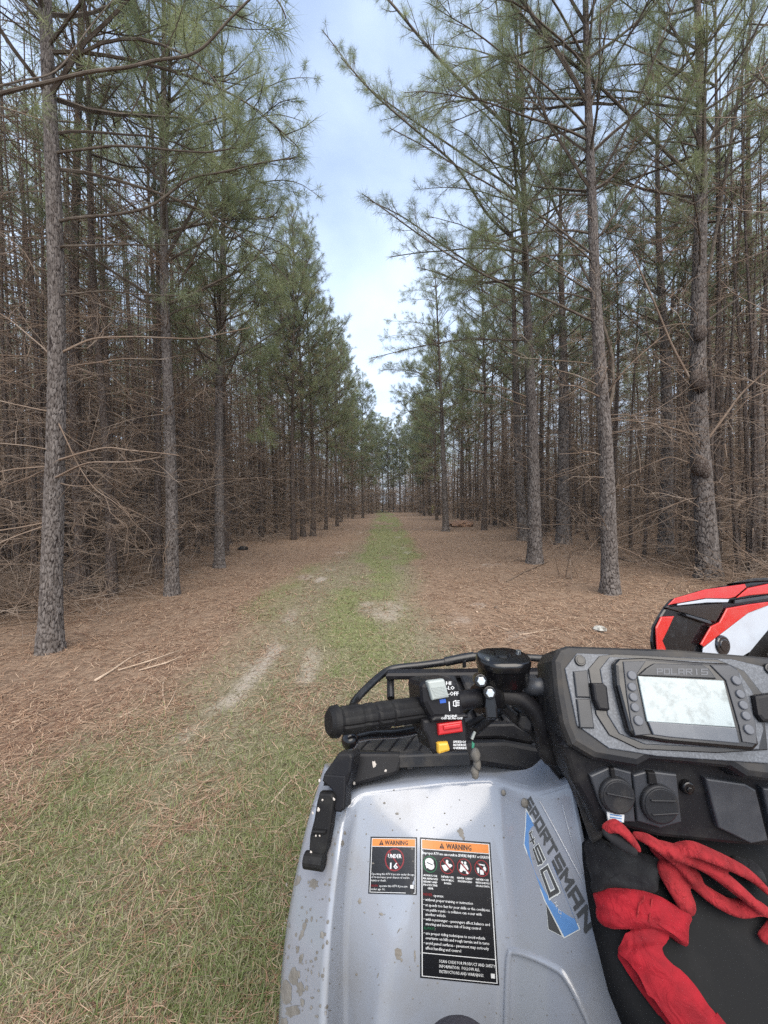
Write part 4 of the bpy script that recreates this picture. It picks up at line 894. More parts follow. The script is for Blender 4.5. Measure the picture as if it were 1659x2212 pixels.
def text2d(s):
    c = bpy.data.curves.new('t', 'FONT'); c.body = s; c.resolution_u = 1; c.fill_mode = 'FRONT'
    o = bpy.data.objects.new('t', c); m_ = bpy.data.meshes.new_from_object(o)
    V = [(v.co.x, v.co.y) for v in m_.vertices]; F = [tuple(p.vertices) for p in m_.polygons]
    bpy.data.objects.remove(o); bpy.data.curves.remove(c); bpy.data.meshes.remove(m_)
    return V, F
class Decal:
    """flat print laid on a surface: unit square (u right, v down) mapped through four measured corners"""
    def __init__(s, quad, surf, lift=0.0006):
        s.mb = MB(); s.surf = surf; s.lift = lift; s.q = quad; s.k = 0
        (x0, y0), (x1, y1), (x2, y2), (x3, y3) = quad
        A = []; B = []
        for (u, v), (X, Y) in zip(((0, 0), (1, 0), (1, 1), (0, 1)), quad):
            A.append([u, v, 1, 0, 0, 0, -u * X, -v * X]); B.append(X); A.append([0, 0, 0, u, v, 1, -u * Y, -v * Y]); B.append(Y)
        s.h = np.linalg.solve(np.array(A, float), np.array(B, float))
    def px(s, u, v):
        h = s.h; w_ = h[6] * u + h[7] * v + 1
        return (h[0] * u + h[1] * v + h[2]) / w_, (h[3] * u + h[4] * v + h[5]) / w_
    def pt(s, u, v, lay):
        p, n = s.surf(*s.px(u, v)); return p + n * (s.lift + lay * 0.00018)
    def add(s, uv, faces, m, lay):
        s.k += 1
        s.mb.add([s.pt(u, v, lay + s.k * 0.004) for u, v in uv], faces, m)
    def rect(s, u0, v0, u1, v1, m, lay, n=1):
        uv = [(u0 + (u1 - u0) * i / n, v0 + (v1 - v0) * j / n) for j in range(n + 1) for i in range(n + 1)]
        s.add(uv, [(j * (n + 1) + i, (j + 1) * (n + 1) + i, (j + 1) * (n + 1) + i + 1, j * (n + 1) + i + 1) for j in range(n) for i in range(n)], m, lay)
    def text(s, t, u0, u1, v, hgt, m, lay, bold=0):
        V, F = text2d(t)
        if not V: return
        xs = [a for a, b in V]; x0, x1 = min(xs), max(xs)
        uv = [(u0 + (a - x0) / (x1 - x0) * (u1 - u0), v + hgt * 0.5 - b / 0.72 * hgt) for a, b in V]
        s.add(uv, F, m, lay)
        if bold: s.add([(a + bold, b) for a, b in uv], F, m, lay + 0.5)
    def poly(s, pts, m, lay): s.add(pts, [tuple(range(len(pts)))], m, lay)
    def ring(s, u, v, ru, rv, t, m, lay, n=28):
        o_ = [(u + ru * math.cos(6.2832 * i / n), v + rv * math.sin(6.2832 * i / n)) for i in range(n)]
        i_ = [(u + ru * (1 - t) * math.cos(6.2832 * i / n), v + rv * (1 - t) * math.sin(6.2832 * i / n)) for i in range(n)]
        s.add(o_ + i_, [(i, (i + 1) % n, n + (i + 1) % n, n + i) for i in range(n)], m, lay)
    def ell(s, u, v, ru, rv, m, lay, n=18): s.poly([(u + ru * math.cos(6.2832 * i / n), v + rv * math.sin(6.2832 * i / n)) for i in range(n)], m, lay)
    def seg(s, a, b, wu, m, lay, asp=1.0):
        """thick line from a to b (in u,v); asp = v length per u length"""
        dx, dy = b[0] - a[0], (b[1] - a[1]) / asp; L_ = math.hypot(dx, dy) or 1; nx, ny = -dy / L_ * wu / 2, dx / L_ * wu / 2; ex, ey = dx / L_ * wu / 2, dy / L_ * wu / 2
        s.poly([(a[0] - ex + nx, a[1] + (-ey + ny) * asp), (b[0] + ex + nx, b[1] + (ey + ny) * asp), (b[0] + ex - nx, b[1] + (ey - ny) * asp), (a[0] - ex - nx, a[1] + (-ey - ny) * asp)], m, lay)
    def build(s, name, mats, parent): return keep(s.mb.build(name, mats), parent)
LM = [M['stk_black'], M['stk_orange'], M['white_print'], M['stk_red'], M['stk_green']]
def q5(*c): return [Z5(*p) for p in c]
d = Decal(q5((168, 90), (685, 98), (680, 738), (142, 722)), fsurf)
d.rect(0, 0, 1, 1, 0, 0, 8); d.rect(.03, .025, .97, .035, 2, 2, 4); d.rect(.03, .965, .97, .975, 2, 2, 4); d.rect(.03, .035, .042, .965, 2, 2, 4); d.rect(.958, .035, .97, .965, 2, 2, 4)
d.rect(.042, .035, .958, .165, 1, 3, 4); d.rect(.042, .167, .958, .177, 2, 3, 4)
def triangle_mark(d, u, v, w_, h_):
    d.poly([(u, v - h_), (u + w_, v + h_), (u - w_, v + h_)], 0, 5); d.rect(u - w_ * .1, v - h_ * .35, u + w_ * .1, v + h_ * .35, 1, 7); d.rect(u - w_ * .1, v + h_ * .5, u + w_ * .1, v + h_ * .75, 1, 7)
triangle_mark(d, .24, .10, .05, .045); d.text('WARNING', .31, .80, .10, .085, 0, 5, .006)
d.ring(.53, .40, .205, .205, .13, 3, 4); d.seg((.42, .27), (.64, .53), .03, 3, 4, .85)
d.text('UNDER', .39, .67, .335, .075, 2, 6, .008); d.text('16', .44, .60, .505, .115, 2, 6, .01)
for t, u0, u1, v, m_ in (('Operating this ATV if you are under the age', .055, .95, .652, 2), ('of 16 increases your chance of severe', .055, .85, .707, 2), ('injury or death.', .055, .37, .762, 2),
                         ('NEVER', .055, .20, .855, 3), ('operate this ATV if you are', .225, .81, .855, 2), ('under age 16.', .055, .35, .912, 2)):
    d.text(t, u0, u1, v, .038, m_, 5, .0015)
d.rect(.87, .83, .93, .89, 2, 5); 
d.build('warning_label', LM, fender)['label'] = 'small black and orange warning label reading UNDER 16'
d = Decal(q5((715, 98), (1497, 155), (1595, 1742), (717, 1655)), fsurf)
d.rect(0, 0, 1, 1, 0, 0, 12)
for r4 in ((.02, .012, .98, .017), (.02, .983, .98, .988), (.02, .017, .032, .983), (.968, .017, .98, .983)): d.rect(*r4, 2, 2, 8)
d.rect(.032, .017, .968, .085, 1, 3, 6); d.rect(.032, .086, .968, .091, 2, 3, 6); d.rect(.032, .832, .968, .837, 2, 3, 6)
triangle_mark(d, .31, .052, .035, .022); d.text('WARNING', .37, .72, .052, .044, 0, 5, .005)
d.text('Improper ATV use can result in SEVERE INJURY or DEATH', .035, .965, .116, .022, 2, 5, .003)
CU = (.14, .378, .615, .855)
for i, u in enumerate(CU):
    d.ring(u, .202, .100, .064, .12, 4 if i == 0 else 3, 4)
# helmet, road map with rider, two riders on a vehicle, bottle with glass
d.ell(.13, .185, .06, .030, 2, 4); d.ell(.15, .215, .05, .028, 2, 4); d.poly([(.07, .20), (.12, .20), (.13, .225), (.09, .235)], 2, 5); d.seg((.10, .19), (.17, .205), .012, 0, 7, .55)
u = CU[1]; d.poly([(u - .075, .205), (u - .01, .192), (u + .05, .188), (u + .075, .20), (u - .02, .245), (u - .045, .24)], 2, 4); d.ell(u, .172, .018, .014, 2, 4); d.seg((u - .01, .185), (u + .03, .195), .022, 2, 4, .55)
u = CU[2]; d.ell(u - .03, .172, .017, .012, 2, 4); d.ell(u + .015, .172, .017, .012, 2, 4); d.poly([(u - .05, .185), (u + .035, .185), (u + .06, .215), (u + .03, .235), (u - .06, .225)], 2, 4); d.ell(u - .045, .228, .022, .015, 2, 5); d.ell(u + .04, .24, .02, .014, 2, 5)
u = CU[3]; d.poly([(u - .05, .168), (u + .045, .174), (u + .045, .184), (u - .05, .178)], 2, 4); d.ell(u + .04, .205, .022, .018, 2, 4); d.poly([(u - .07, .2), (u - .035, .2), (u - .04, .24), (u - .055, .24)], 2, 4); d.rect(u - .025, .215, u + .025, .25, 2, 4)
for i, u in enumerate(CU):
    if i: d.seg((u - .066, .16), (u + .066, .244), .016, 3, 9, .62)
for u, rows in zip(CU, (('ALWAYS USE', 'AN APPROVED', 'HELMET AND', 'PROTECTIVE', 'GEAR'), ('NEVER USE', 'ON PUBLIC', 'ROADS'), ('NEVER CARRY', 'PASSENGERS'), ('NEVER USE', 'WITH DRUGS', 'OR ALCOHOL'))):
    for i, t in enumerate(rows): d.text(t, u - .0095 * len(t), u + .0095 * len(t), .287 + .0235 * i, .015, 2, 5, .003)
for t, u0, u1, v, m_ in (('NEVER', .045, .165, .427, 3), ('operate:', .18, .32, .430, 2), ('\u2022 without proper training or instruction', .045, .71, .464, 2), ('\u2022 at speeds too fast for your skills or the conditions', .045, .93, .502, 2),
    ('\u2022 on public roads - a collision can occur with', .045, .82, .536, 2), ('another vehicle', .07, .34, .568, 2), ('\u2022 with a passenger - passengers affect balance and', .045, .92, .602, 2), ('steering and increase risk of losing control', .07, .80, .634, 2),
    ('ALWAYS', .045, .19, .664, 4), (':', .195, .20, .664, 2), ('\u2022 use proper riding techniques to avoid vehicle', .045, .85, .698, 2), ('overturns on hills and rough terrain and in turns', .07, .90, .730, 2),
    ('\u2022 avoid paved surfaces - pavement may seriously', .045, .89, .764, 2), ('affect handling and control', .07, .53, .797, 2),
    ('SCAN CODE FOR PRODUCT AND SAFETY', .245, .965, .876, 2), ('INFORMATION.  FOLLOW ALL', .245, .76, .908, 2), ('INSTRUCTIONS AND WARNINGS.', .245, .81, .942, 2)):
    d.text(t, u0, u1, v, .0205, m_, 5, .0012)
d.rect(.90, .925, .95, .955, 2, 5)
d.build('warning_label', LM, fender)['label'] = 'large black and orange warning label with four pictograms'

# slanted model lettering built from strokes
GL_ = {'S': [(1, 0, .1, 0), (.1, 0, 0, .5), (0, .5, 1, .5), (1, .5, .9, 1), (.9, 1, 0, 1)], 'P': [(0, 1, .1, 0), (.1, 0, 1, 0), (1, 0, .95, .55), (.95, .55, .1, .55)], 'O': [(.1, 0, 1, 0), (1, 0, .9, 1), (.9, 1, 0, 1), (0, 1, .1, 0)],
       'R': [(0, 1, .1, 0), (.1, 0, 1, 0), (1, 0, .95, .5), (.95, .5, .1, .5), (.45, .5, .9, 1)], 'T': [(0, 0, 1, 0), (.5, 0, .45, 1)], 'M': [(0, 1, .05, 0), (.05, 0, .5, .6), (.5, .6, 1, 0), (1, 0, .95, 1)],
       'A': [(0, 1, .1, 0), (.1, 0, 1, 0), (1, 0, .9, 1), (.1, .6, .95, .6)], 'N': [(0, 1, .1, 0), (.1, 0, .9, 1), (.9, 1, 1, 0)], '4': [(.1, 0, 0, .55), (0, .55, 1, .55), (.75, .2, .65, 1)], '5': [(1, 0, .1, 0), (.1, 0, .05, .5), (.05, .5, 1, .5), (1, .5, .9, 1), (.9, 1, 0, 1)],
       '0': [(.1, 0, 1, 0), (1, 0, .9, 1), (.9, 1, 0, 1), (0, 1, .1, 0)], 'L': [(.1, 0, 0, 1), (0, 1, .9, 1)], 'I': [(.5, 0, .5, 1)], 'H': [(0, 0, 0, 1), (1, 0, 1, 1), (0, .5, 1, .5)]}
def strokes(d, word, m, lay, thick=0.022, gap=0.32, margin=0.1, asp=6.0, u0=0.0, u1=1.0):
    n = len(word); cell = (u1 - u0) / (n + (n - 1) * gap)
    for i, ch in enumerate(word):
        uu = u0 + i * cell * (1 + gap)
        for (a, b, c, e) in GL_[ch]:
            d.seg((uu + a * cell, margin + b * (1 - 2 * margin)), (uu + c * cell, margin + e * (1 - 2 * margin)), thick, m, lay, asp)
DM = [M['dec_grey'], M['dec_blue'], M['dec_silver'], M['white_print']]
def z6(*c): return [Z6(*p) for p in c]
d = Decal(z6((0, 0), (1171, 0), (1171, 2212), (0, 2212)), fsurf)
def z6uv(pts): return [(a / 1171.0, b / 2212.0) for a, b in pts]
d.poly(z6uv([(258, 235), (318, 330), (540, 800), (758, 1345), (606, 1428), (430, 1090), (238, 575), (252, 400)]), 2, 0)
d.poly(z6uv([(266, 262), (310, 345), (530, 805), (745, 1340), (612, 1412), (436, 1078), (247, 565), (261, 400)]), 1, 2)
d.poly(z6uv([(440, 1095), (600, 1415), (462, 1345)]), 2, 1); d.poly(z6uv([(446, 1112), (592, 1404), (468, 1340)]), 0, 3)
e = Decal(z6((318, 440), (556, 978), (486, 1068), (282, 486)), fsurf, 0.0012); strokes(e, '450', 2, 0, .060, .30, .10, 7.6); strokes(e, '450', 0, 3, .036, .30, .10, 7.6); d.mb.add(e.mb.v, e.mb.f); d.mb.m[-len(e.mb.m):] = e.mb.m
e = Decal(z6((545, 1085), (610, 1215), (575, 1235), (512, 1100)), fsurf, 0.0012); e.text('H.O.', 0, 1, .5, .8, 3, 0); d.mb.add(e.mb.v, e.mb.f); d.mb.m[-len(e.mb.m):] = e.mb.m
e = Decal(z6((302, 128), (890, 1262), (800, 1380), (252, 212)), fsurf, 0.0008); strokes(e, 'SPORTSMAN', 0, 0, .0235, .36, .13, 10.7); d.mb.add(e.mb.v, e.mb.f); d.mb.m[-len(e.mb.m):] = e.mb.m
d.build('model_decal', DM, fender)['label'] = 'charcoal SPORTSMAN 450 lettering on a slanted blue stripe'

# mud splashes on the fender, flat blots of dried dirt
rm = random.Random(8); mb = MB()
def blot(px, py, rx, ry, rot=0.0, lift=0.0005, surf=fsurf):
    n = 14; pts = []
    for i in range(n):
        a = 6.2832 * i / n; k = rm.uniform(0.65, 1.2); x_, y_ = rx * k * math.cos(a), ry * k * math.sin(a)
        p, nn = surf(px + x_ * math.cos(rot) - y_ * math.sin(rot), py + x_ * math.sin(rot) + y_ * math.cos(rot)); pts.append(p + nn * lift)
    c, nn = surf(px, py); mb.add(pts + [c + nn * (lift + 0.0006)], [(i, (i + 1) % n, n) for i in range(n)])
for (x, y, a, b, ro) in ((275, 820, 30, 36, 0), (175, 800, 20, 40, .3), (1200, 495, 20, 28, -.3), (1218, 530, 9, 20, -.2), (805, 1258, 26, 42, -.25), (828, 1300, 7, 14, 0), (215, 1085, 16, 26, .2), (200, 1140, 12, 50, .35), (328, 1140, 14, 26, .1),
                         (262, 1040, 7, 20, .1), (365, 1060, 9, 15, 0), (175, 1235, 10, 20, .2), (195, 1290, 12, 36, .3), (700, 1010, 14, 10, .3), (565, 930, 12, 18, 0), (375, 920, 5, 12, 0), (255, 980, 6, 10, 0), (680, 1395, 4, 18, .3), (810, 1115, 4, 20, .5),
                         (912, 1270, 5, 40, 0), (335, 1215, 7, 16, .3), (455, 565, 10, 22, .2), (470, 500, 8, 14, 0), (395, 635, 6, 10, 0), (430, 495, 5, 9, 0), (410, 570, 6, 10, 0), (720, 310, 9, 7, 0), (800, 378, 12, 9, 0), (1100, 375, 6, 5, 0), (1115, 445, 5, 5, 0),
                         (990, 275, 5, 4, 0), (1265, 420, 5, 4, 0), (780, 230, 6, 5, 0), (120, 1080, 9, 20, 0), (260, 1600, 9, 14, 0), (545, 1390, 8, 8, 0), (330, 1400, 12, 16, 0), (595, 1000, 5, 5, 0), (650, 690, 9, 7, 0), (895, 600, 8, 5, 0), (900, 678, 5, 6, 0)):
    blot(*Z4(x, y), a * .3426, b * .3426, ro)
for (x, y, a, b) in ((150, 1400, 40, 60), (110, 1500, 40, 90), (190, 1480, 25, 45), (140, 1620, 45, 40), (205, 1570, 14, 30), (90, 1690, 25, 35)): blot(*Z4(x, y), a * .3426, b * .3426)
for _ in range(150):
    blot(rm.uniform(612, 1240), rm.uniform(1720, 2205), rm.uniform(.6, 1.9), rm.uniform(.6, 2.6))
for _ in range(60):
    blot(rm.uniform(605, 720), rm.uniform(1900, 2205), rm.uniform(.8, 4), rm.uniform(.8, 6))
part('mud_splash', mb, M['mud'], fender)['kind'] = 'stuff'
# clods and seeds stuck on top
mb = MB()
def lump(c, r3, seed, n=10):
    rr = random.Random(seed); rs = []
    for a in np.linspace(-1.45, 1.45, 7): rs.append([Vector(c) + Vector((r3[0] * math.cos(a) * math.cos(t) * rr.uniform(.8, 1.2), r3[1] * math.cos(a) * math.sin(t) * rr.uniform(.8, 1.2), r3[2] * math.sin(a))) for t in np.linspace(0, 6.283, n, endpoint=False)])
    mb.loft(rs)
p, nn = fsurf(*Z6(255, 190)); lump(p + nn * .003, (.006, .005, .007), 3)
p, nn = fsurf(*Z6(60, 95)); lump(p + nn * .003, (.004, .003, .005), 4)
for (x, y, s_) in ((1055, 790, 34), (1065, 850, 28), (1050, 905, 30)):
    q = PY(*Z1(x, y), .60); lump(q, (s_ * .3333 * .6 / FOC * .9, .009, s_ * .3333 * .6 / FOC * 1.3), x)
part('mud_clod', mb, M['mud'], fender, True)['kind'] = 'stuff'

# raised foot-guard moulding and pressed ridges on the inner face
mb = MB()
def ribbon(pts_px, half, lift, surf=fsurf, m=0):
    P = []
    for (x, y) in pts_px: P.append(surf(x, y))
    k = len(P); vs_ = []
    for i in range(k):
        t = (P[min(i + 1, k - 1)][0] - P[max(i - 1, 0)][0]).normalized(); s_ = P[i][1].cross(t)
        vs_ += [P[i][0] - s_ * half - P[i][1] * .001, P[i][0] - s_ * half * .45 + P[i][1] * lift, P[i][0] + s_ * half * .45 + P[i][1] * lift, P[i][0] + s_ * half - P[i][1] * .001]
    mb.add(vs_, [(i * 4 + j, i * 4 + j + 1, i * 4 + 5 + j, i * 4 + 4 + j) for i in range(k - 1) for j in range(3)], m)
def spl(pts, n=6):
    pts = [Vector((*p, 0)) for p in pts]; out = []
    for i in range(len(pts) - 1):
        p0 = pts[max(i - 1, 0)]; p1 = pts[i]; p2 = pts[i + 1]; p3 = pts[min(i + 2, len(pts) - 1)]
        for j in range(n):
            t = j / n; q = 0.5 * ((2 * p1) + (p2 - p0) * t + (2 * p0 - 5 * p1 + 4 * p2 - p3) * t * t + (3 * p1 - p0 - 3 * p2 + p3) * t ** 3); out.append((q.x, q.y))
    out.append((pts[-1].x, pts[-1].y)); return out
ribbon(spl([Z6(78, 2212), Z6(90, 1800), Z6(105, 1590), Z6(150, 1545), Z6(320, 1595), Z6(520, 1690), Z6(615, 1770), Z6(720, 1950), Z6(850, 2230)]), .0050, .0045)
o = part('foot_guard_rim', mb, M['paint'], fender, True); mb = MB()
ribbon(spl([Z6(385, 175), Z6(520, 420), Z6(700, 760), Z6(835, 1010)]), .0022, .0016)
o = part('pressed_ridge', mb, M['paint'], fender, True); mb = MB()
ribbon(spl([Z6(588, 200), Z6(650, 440), Z6(740, 740), Z6(838, 1015)]), .0020, .0014)
o = part('pressed_ridge', mb, M['paint'], fender, True)

# black rack deck: rear walls, slatted tops -------------------------
PR = Plane((760, 1640, .70), (1200, 1640, .68), (800, 1720, .672)); mb = MB()
mb.plate([Z1(*p) for p in ((175, 775), (245, 770), (560, 772), (585, 800), (560, 900), (540, 915), (270, 990), (215, 985), (75, 985), (85, 900))], PR, -.05, .012, .006)
rcn = part('rack_corner', mb, M['black'])
mb = MB()
mb.plate([Z1(*p) for p in ((885, 790), (1000, 700), (1240, 695), (1450, 735), (1600, 835), (1655, 890), (1600, 950), (1400, 915), (1330, 893), (1180, 870), (1080, 855), (910, 850))], PR, -.05, .010, .008)
mb.plate([Z1(*p) for p in ((1010, 705), (1070, 590), (1330, 585), (1520, 700), (1440, 738), (1240, 697))], PR, -.12, -.03, .006)
part('rack_cover', mb, M['black'])
mb = MB(); mb.plate([Z1(*p) for p in ((540, 790), (920, 770), (920, 840), (560, 840))], PR, -.12, -.02, .004); part('rack_recess', mb, M['black_smooth'])
mb = MB(); mb.plate([Z1(*p) for p in ((603, 855), (655, 848), (650, 885), (610, 890))], PR, -.01, .006, .002); part('clip', mb, M['black'])
mb = MB()
A_, B_ = PZ(*Z1(175, 775), .955), PZ(*Z1(980, 760), .955)
for i in range(9):                                              # slats run forward
    x = -.055 + i * .060; y1_ = min(1.14, .74 + max(0, x + .055) * 2.0)
    mb = MB(); mb.box((x, (y1_ + .71) / 2, .925), (.046, y1_ - .71, .014), bev=.005); part('rack_slat', mb, M['dusty'])
mb = MB(); mb.box((.30, 1.16, .925), (.60, .04, .02), bev=.006); part('rack_crossbar', mb, M['black'])
mb = MB(); mb.box((.42, .95, .895), (.66, .46, .03), bev=.01); part('rack_base', mb, M['black'])

# latch strap on the fender side
PS = Plane((690, 1650, .655), (745, 1660, .640), (680, 1870, .60)); mb = MB()
mb.plate([Z1(*p) for p in ((70, 990), (82, 905), (172, 774), (252, 770), (268, 800), (255, 900), (225, 990))], PS, -.03, .006, .005); part('rack_end', mb, M['black']); mb = MB()
PDk = Plane((760, 1620, .74), (900, 1610, .74), (800, 1575, .90))
mb.plate([Z1(*p) for p in ((178, 778), (290, 660), (690, 592), (1010, 610), (1010, 772), (560, 790), (250, 792))], PDk, -.02, 0, .004); dk = part('rack_deck', mb, M['dusty']); mb = MB()
for k in range(5): mb.plate([Z1(*p) for p in ((300 + 95 * k, 765), (400 + 95 * k, 655 - 8 * k), (408 + 95 * k, 655 - 8 * k), (310 + 95 * k, 765))], PDk, 0, .004, .001)
part('deck_rib', mb, M['black'], dk)['kind'] = 'stuff'; mb = MB()
mb.plate([Z4(*p) for p in ((338, 165), (350, 120), (490, 130), (480, 340), (455, 362), (415, 358), (400, 220))], PS, -.02, .008, .003)
part('strap_bracket', mb, M['black'])
mb = MB()
mb.plate([Z4(*p) for p in ((335, 228), (415, 232), (428, 260), (405, 460), (380, 580), (355, 640), (268, 610), (275, 500), (300, 400), (318, 290))], PS, 0, .016, .004)
mb.plate([Z4(*p) for p in ((300, 450), (385, 455), (380, 480), (290, 480))], PS, .01, .021, .003)
a, b = PS.hit(*Z4(250, 642), .014), PS.hit(*Z4(362, 658), .014); mb.tube([a, b], .0115, 16)
st = part('latch_strap', mb, M['rubber'])
mb = MB()
for (x, y, s_) in ((320, 490, 7), (343, 490, 7), (335, 330, 14), (430, 265, 10), (535, 178, 11), (495, 22, 12), (340, 150, 10), (485, 100, 7), (475, 140, 8), (660, 60, 22), (730, 100, 10), (360, 270, 8), (300, 350, 9), (290, 590, 10), (350, 632, 8)):
    blot(*Z4(x, y), s_ * .3426 * .7, s_ * .3426, 0, .013 if y < 200 and x > 450 else .018, PS.surf if x < 450 else PR.surf)
part('mud_speck', mb, mat('pale_mud', (.42, .39, .36), .9), st)['kind'] = 'stuff'

# front rack tube
def tubep(name, pts, rad, m, n=12, parent=None, smooth_n=4):
    mb = MB(); P = [Vector(p) for p in pts]
    if smooth_n:
        out = []
        for i in range(len(P) - 1):
            p0 = P[max(i - 1, 0)]; p1 = P[i]; p2 = P[i + 1]; p3 = P[min(i + 2, len(P) - 1)]
            for j in range(smooth_n):
                t = j / smooth_n; out.append(0.5 * ((2 * p1) + (p2 - p0) * t + (2 * p0 - 5 * p1 + 4 * p2 - p3) * t * t + (3 * p1 - p0 - 3 * p2 + p3) * t ** 3))
        out.append(P[-1]); P = out
    mb.tube(P, rad, n); o = part(name, mb, m, parent); shade_auto(o, 50); return o
tubep('rack_tube', [PY(*Z1(255, 480), 1.0), PY(*Z1(285, 425), 1.05), PY(*Z1(400, 310), 1.13), PY(*Z1(485, 245), 1.18), PY(*Z1(560, 225), 1.19), PY(*Z1(700, 210), 1.2), PY(*Z1(860, 188), 1.2), PY(*Z1(1100, 145), 1.2), PY(*Z1(1300, 155), 1.2), PY(*Z1(1480, 165), 1.2), PY(*Z1(1700, 170), 1.2), PY(1659, 1428, 1.2)], .0110, M['rack'], 14)
tubep('rack_sleeve', [PY(*Z1(855, 188), 1.199), PY(*Z1(950, 168), 1.199), PY(*Z1(1045, 152), 1.199)], .0142, M['rack'], 14)
tubep('rack_post', [PY(*Z1(505, 250), 1.182), PY(*Z1(503, 330), 1.16), PY(*Z1(505, 425), 1.12)], .0115, M['rack'], 10)
tubep('rack_post', [PY(*Z1(1500, 165), 1.2), PY(*Z1(1503, 240), 1.17), PY(*Z1(1508, 330), 1.14)], .0115, M['rack'], 10)
tubep('rack_bolt', [PY(*Z1(980, 180), 1.18), PY(*Z1(982, 222), 1.18)], .006, M['rack'], 8, smooth_n=0)

# handlebar --------------------------------------------------------
G0, G1 = PY(*Z1(100, 580), .448), PY(*Z1(700, 494), .512)
ax = (G1 - G0).normalized(); up_ = Vector((0, 0, 1)); up_ = (up_ - ax * up_.dot(ax)).normalized(); fw = ax.cross(up_)
if fw.y > 0: fw = -fw                                            # towards the rider
def barp(t): return G0 + (G1 - G0) * t
mb = MB(); Lg = (G1 - G0).length
n_ = 40; prof = [(0, .0130), (0.004, .0172), (.011, .0180), (.012, .0160)]
for k in range(1, 30): prof.append((.012 + k * (Lg - .016) / 30, .0158))
prof += [(Lg - .004, .0158), (Lg, .0158)]
rings = []
for (s_, r_r) in prof:
    rg = []
    for j in range(n_):
        t = 6.2832 * j / n_; rr = r_r
        if .014 < s_ < Lg - .004:
            blockx = ((s_ - .012) % .0245) / .0245; blocka = (t / 6.2832 * 8) % 1
            if blockx < .10 or blocka < .10: rr -= .0012
            if abs(s_ - .045) < .004 or abs(s_ - .012) < .004: rr -= .001
        rg.append(G0 + ax * s_ + (up_ * math.cos(t) + fw * math.sin(t)) * rr)
    rings.append(rg)
mb.loft(rings); o = part('grip', mb, M['rubber'])
for k, (s_, rr) in enumerate(((-.001, .0185), (.004, .020), (.009, .0185), (.014, .020))):
    mb = MB(); c = G1 + ax * s_; mb.tube([c - ax * .0018, c, c + ax * .0018], [rr - .001, rr, rr - .001], 28); part('grip_collar', mb, M['rubber'], None, True)
K0 = PY(*Z1(950, 440), .535); K1 = PY(*Z1(1120, 415), .552)
tubep('handlebar', [G1, PY(*Z1(850, 460), .525), K0, K1, PY(*Z1(1230, 405), .56), PY(*Z1(1330, 425), .56), PY(*Z1(1430, 500), .555), PY(*Z1(1480, 600), .55), PY(*Z1(1510, 720), .55), PY(*Z1(1560, 800), .55), PY(1300, 1600, .58), PY(1470, 1600, .60), PY(1640, 1600, .58), PY(1760, 1520, .55), PY(1850, 1500, .53)], .0128, M['black'], 18)
RG0 = PY(1850, 1500, .53); RG1 = RG0 + Vector((.13, -.05, .004)); mb = MB(); mb.tube([RG0, RG0 + (RG1 - RG0) * .97, RG1], [.0165, .0165, .013], 24); part('grip', mb, M['rubber'], None, True)

# switch housing: rounded block round the bar with a face towards the rider
PH = Plane((900, 1480, .500), (1010, 1470, .520), (915, 1620, .478))
mb = MB()
mb.plate([Z1(*p) for p in ((690, 345), (700, 320), (740, 303), (900, 296), (930, 318), (952, 400), (972, 500), (990, 560), (760, 560), (735, 520), (700, 450))], PH, -.045, .006, .007)
mb.plate([Z1(*p) for p in ((725, 560), (985, 528), (1000, 640), (1003, 762), (785, 788), (760, 760), (740, 690), (712, 640), (705, 560))], PH, -.040, .002, .004)
hs = part('switch_housing', mb, M['black'])
mb = MB(); mb.plate([Z1(*p) for p in ((748, 545), (772, 528), (965, 513), (985, 525), (985, 545), (752, 572))], PH, 0, .011, .003); part('housing_lip', mb, M['black'], hs)
mb = MB(); mb.plate([Z1(*p) for p in ((720, 312), (735, 303), (822, 292), (830, 300), (858, 408), (752, 427))], PH, .004, .0135, .0025)
for k in range(7):
    v = k / 7; mb.plate([Z1(742 + 24 * v, 345 + 60 * v), Z1(825 + 22 * v, 333 + 62 * v), Z1(826 + 22 * v, 338 + 62 * v), Z1(743 + 24 * v, 350 + 60 * v)], PH, .013, .0143, 0)
part('light_switch', mb, M['rocker_grey'], hs)
mb = MB(); mb.plate([Z1(*p) for p in ((797, 582), (950, 560), (957, 634), (803, 656))], PH, 0, .008, .002); mb.plate([Z1(*p) for p in ((825, 590), (935, 574), (938, 604), (860, 616), (830, 622))], PH, .007, .0105, .0015); part('stop_switch', mb, M['red_sw'], hs)
mb = MB(); mb.plate([Z1(*p) for p in ((793, 708), (805, 700), (860, 697), (873, 740), (870, 755), (805, 775), (797, 765))], PH, 0, .009, .003); part('override_button', mb, M['yellow'], hs)
d = Decal([Z1(0, 0), Z1(1659, 0), Z1(1659, 1152), Z1(0, 1152)], PH.surf, .0065)
def z1uv(x, y): return x / 1659.0, y / 1152.0
d.poly([z1uv(*p) for p in ((808, 427), (846, 421), (850, 446), (812, 451))], 1, 0)
d.poly([z1uv(*p) for p in ((866, 440), (872, 440), (876, 500), (870, 500))], 0, 0)
for t, x0, x1, y, h_ in (('-HI', 836, 880, 321, 24), ('-LO', 850, 902, 351, 24), ('-OFF', 862, 928, 388, 26)): d.text(t, x0 / 1659, x1 / 1659, y / 1152, h_ / 1152, 0, 1, .0012)
d.seg(z1uv(897, 440), z1uv(897, 466), .003, 0, 1, 1.44); 
for (a, b) in (((897, 440), (912, 432)), ((912, 432), (914, 470)), ((897, 466), (914, 470))): d.seg(z1uv(*a), z1uv(*b), .003, 0, 1, 1.44)
for k in range(4): d.seg(z1uv(919, 436 + 10 * k), z1uv(933, 434 + 10 * k), .0028, 0, 1, 1.44)
o = d.build('switch_print', [M['white_print'], M['blue']], hs); 
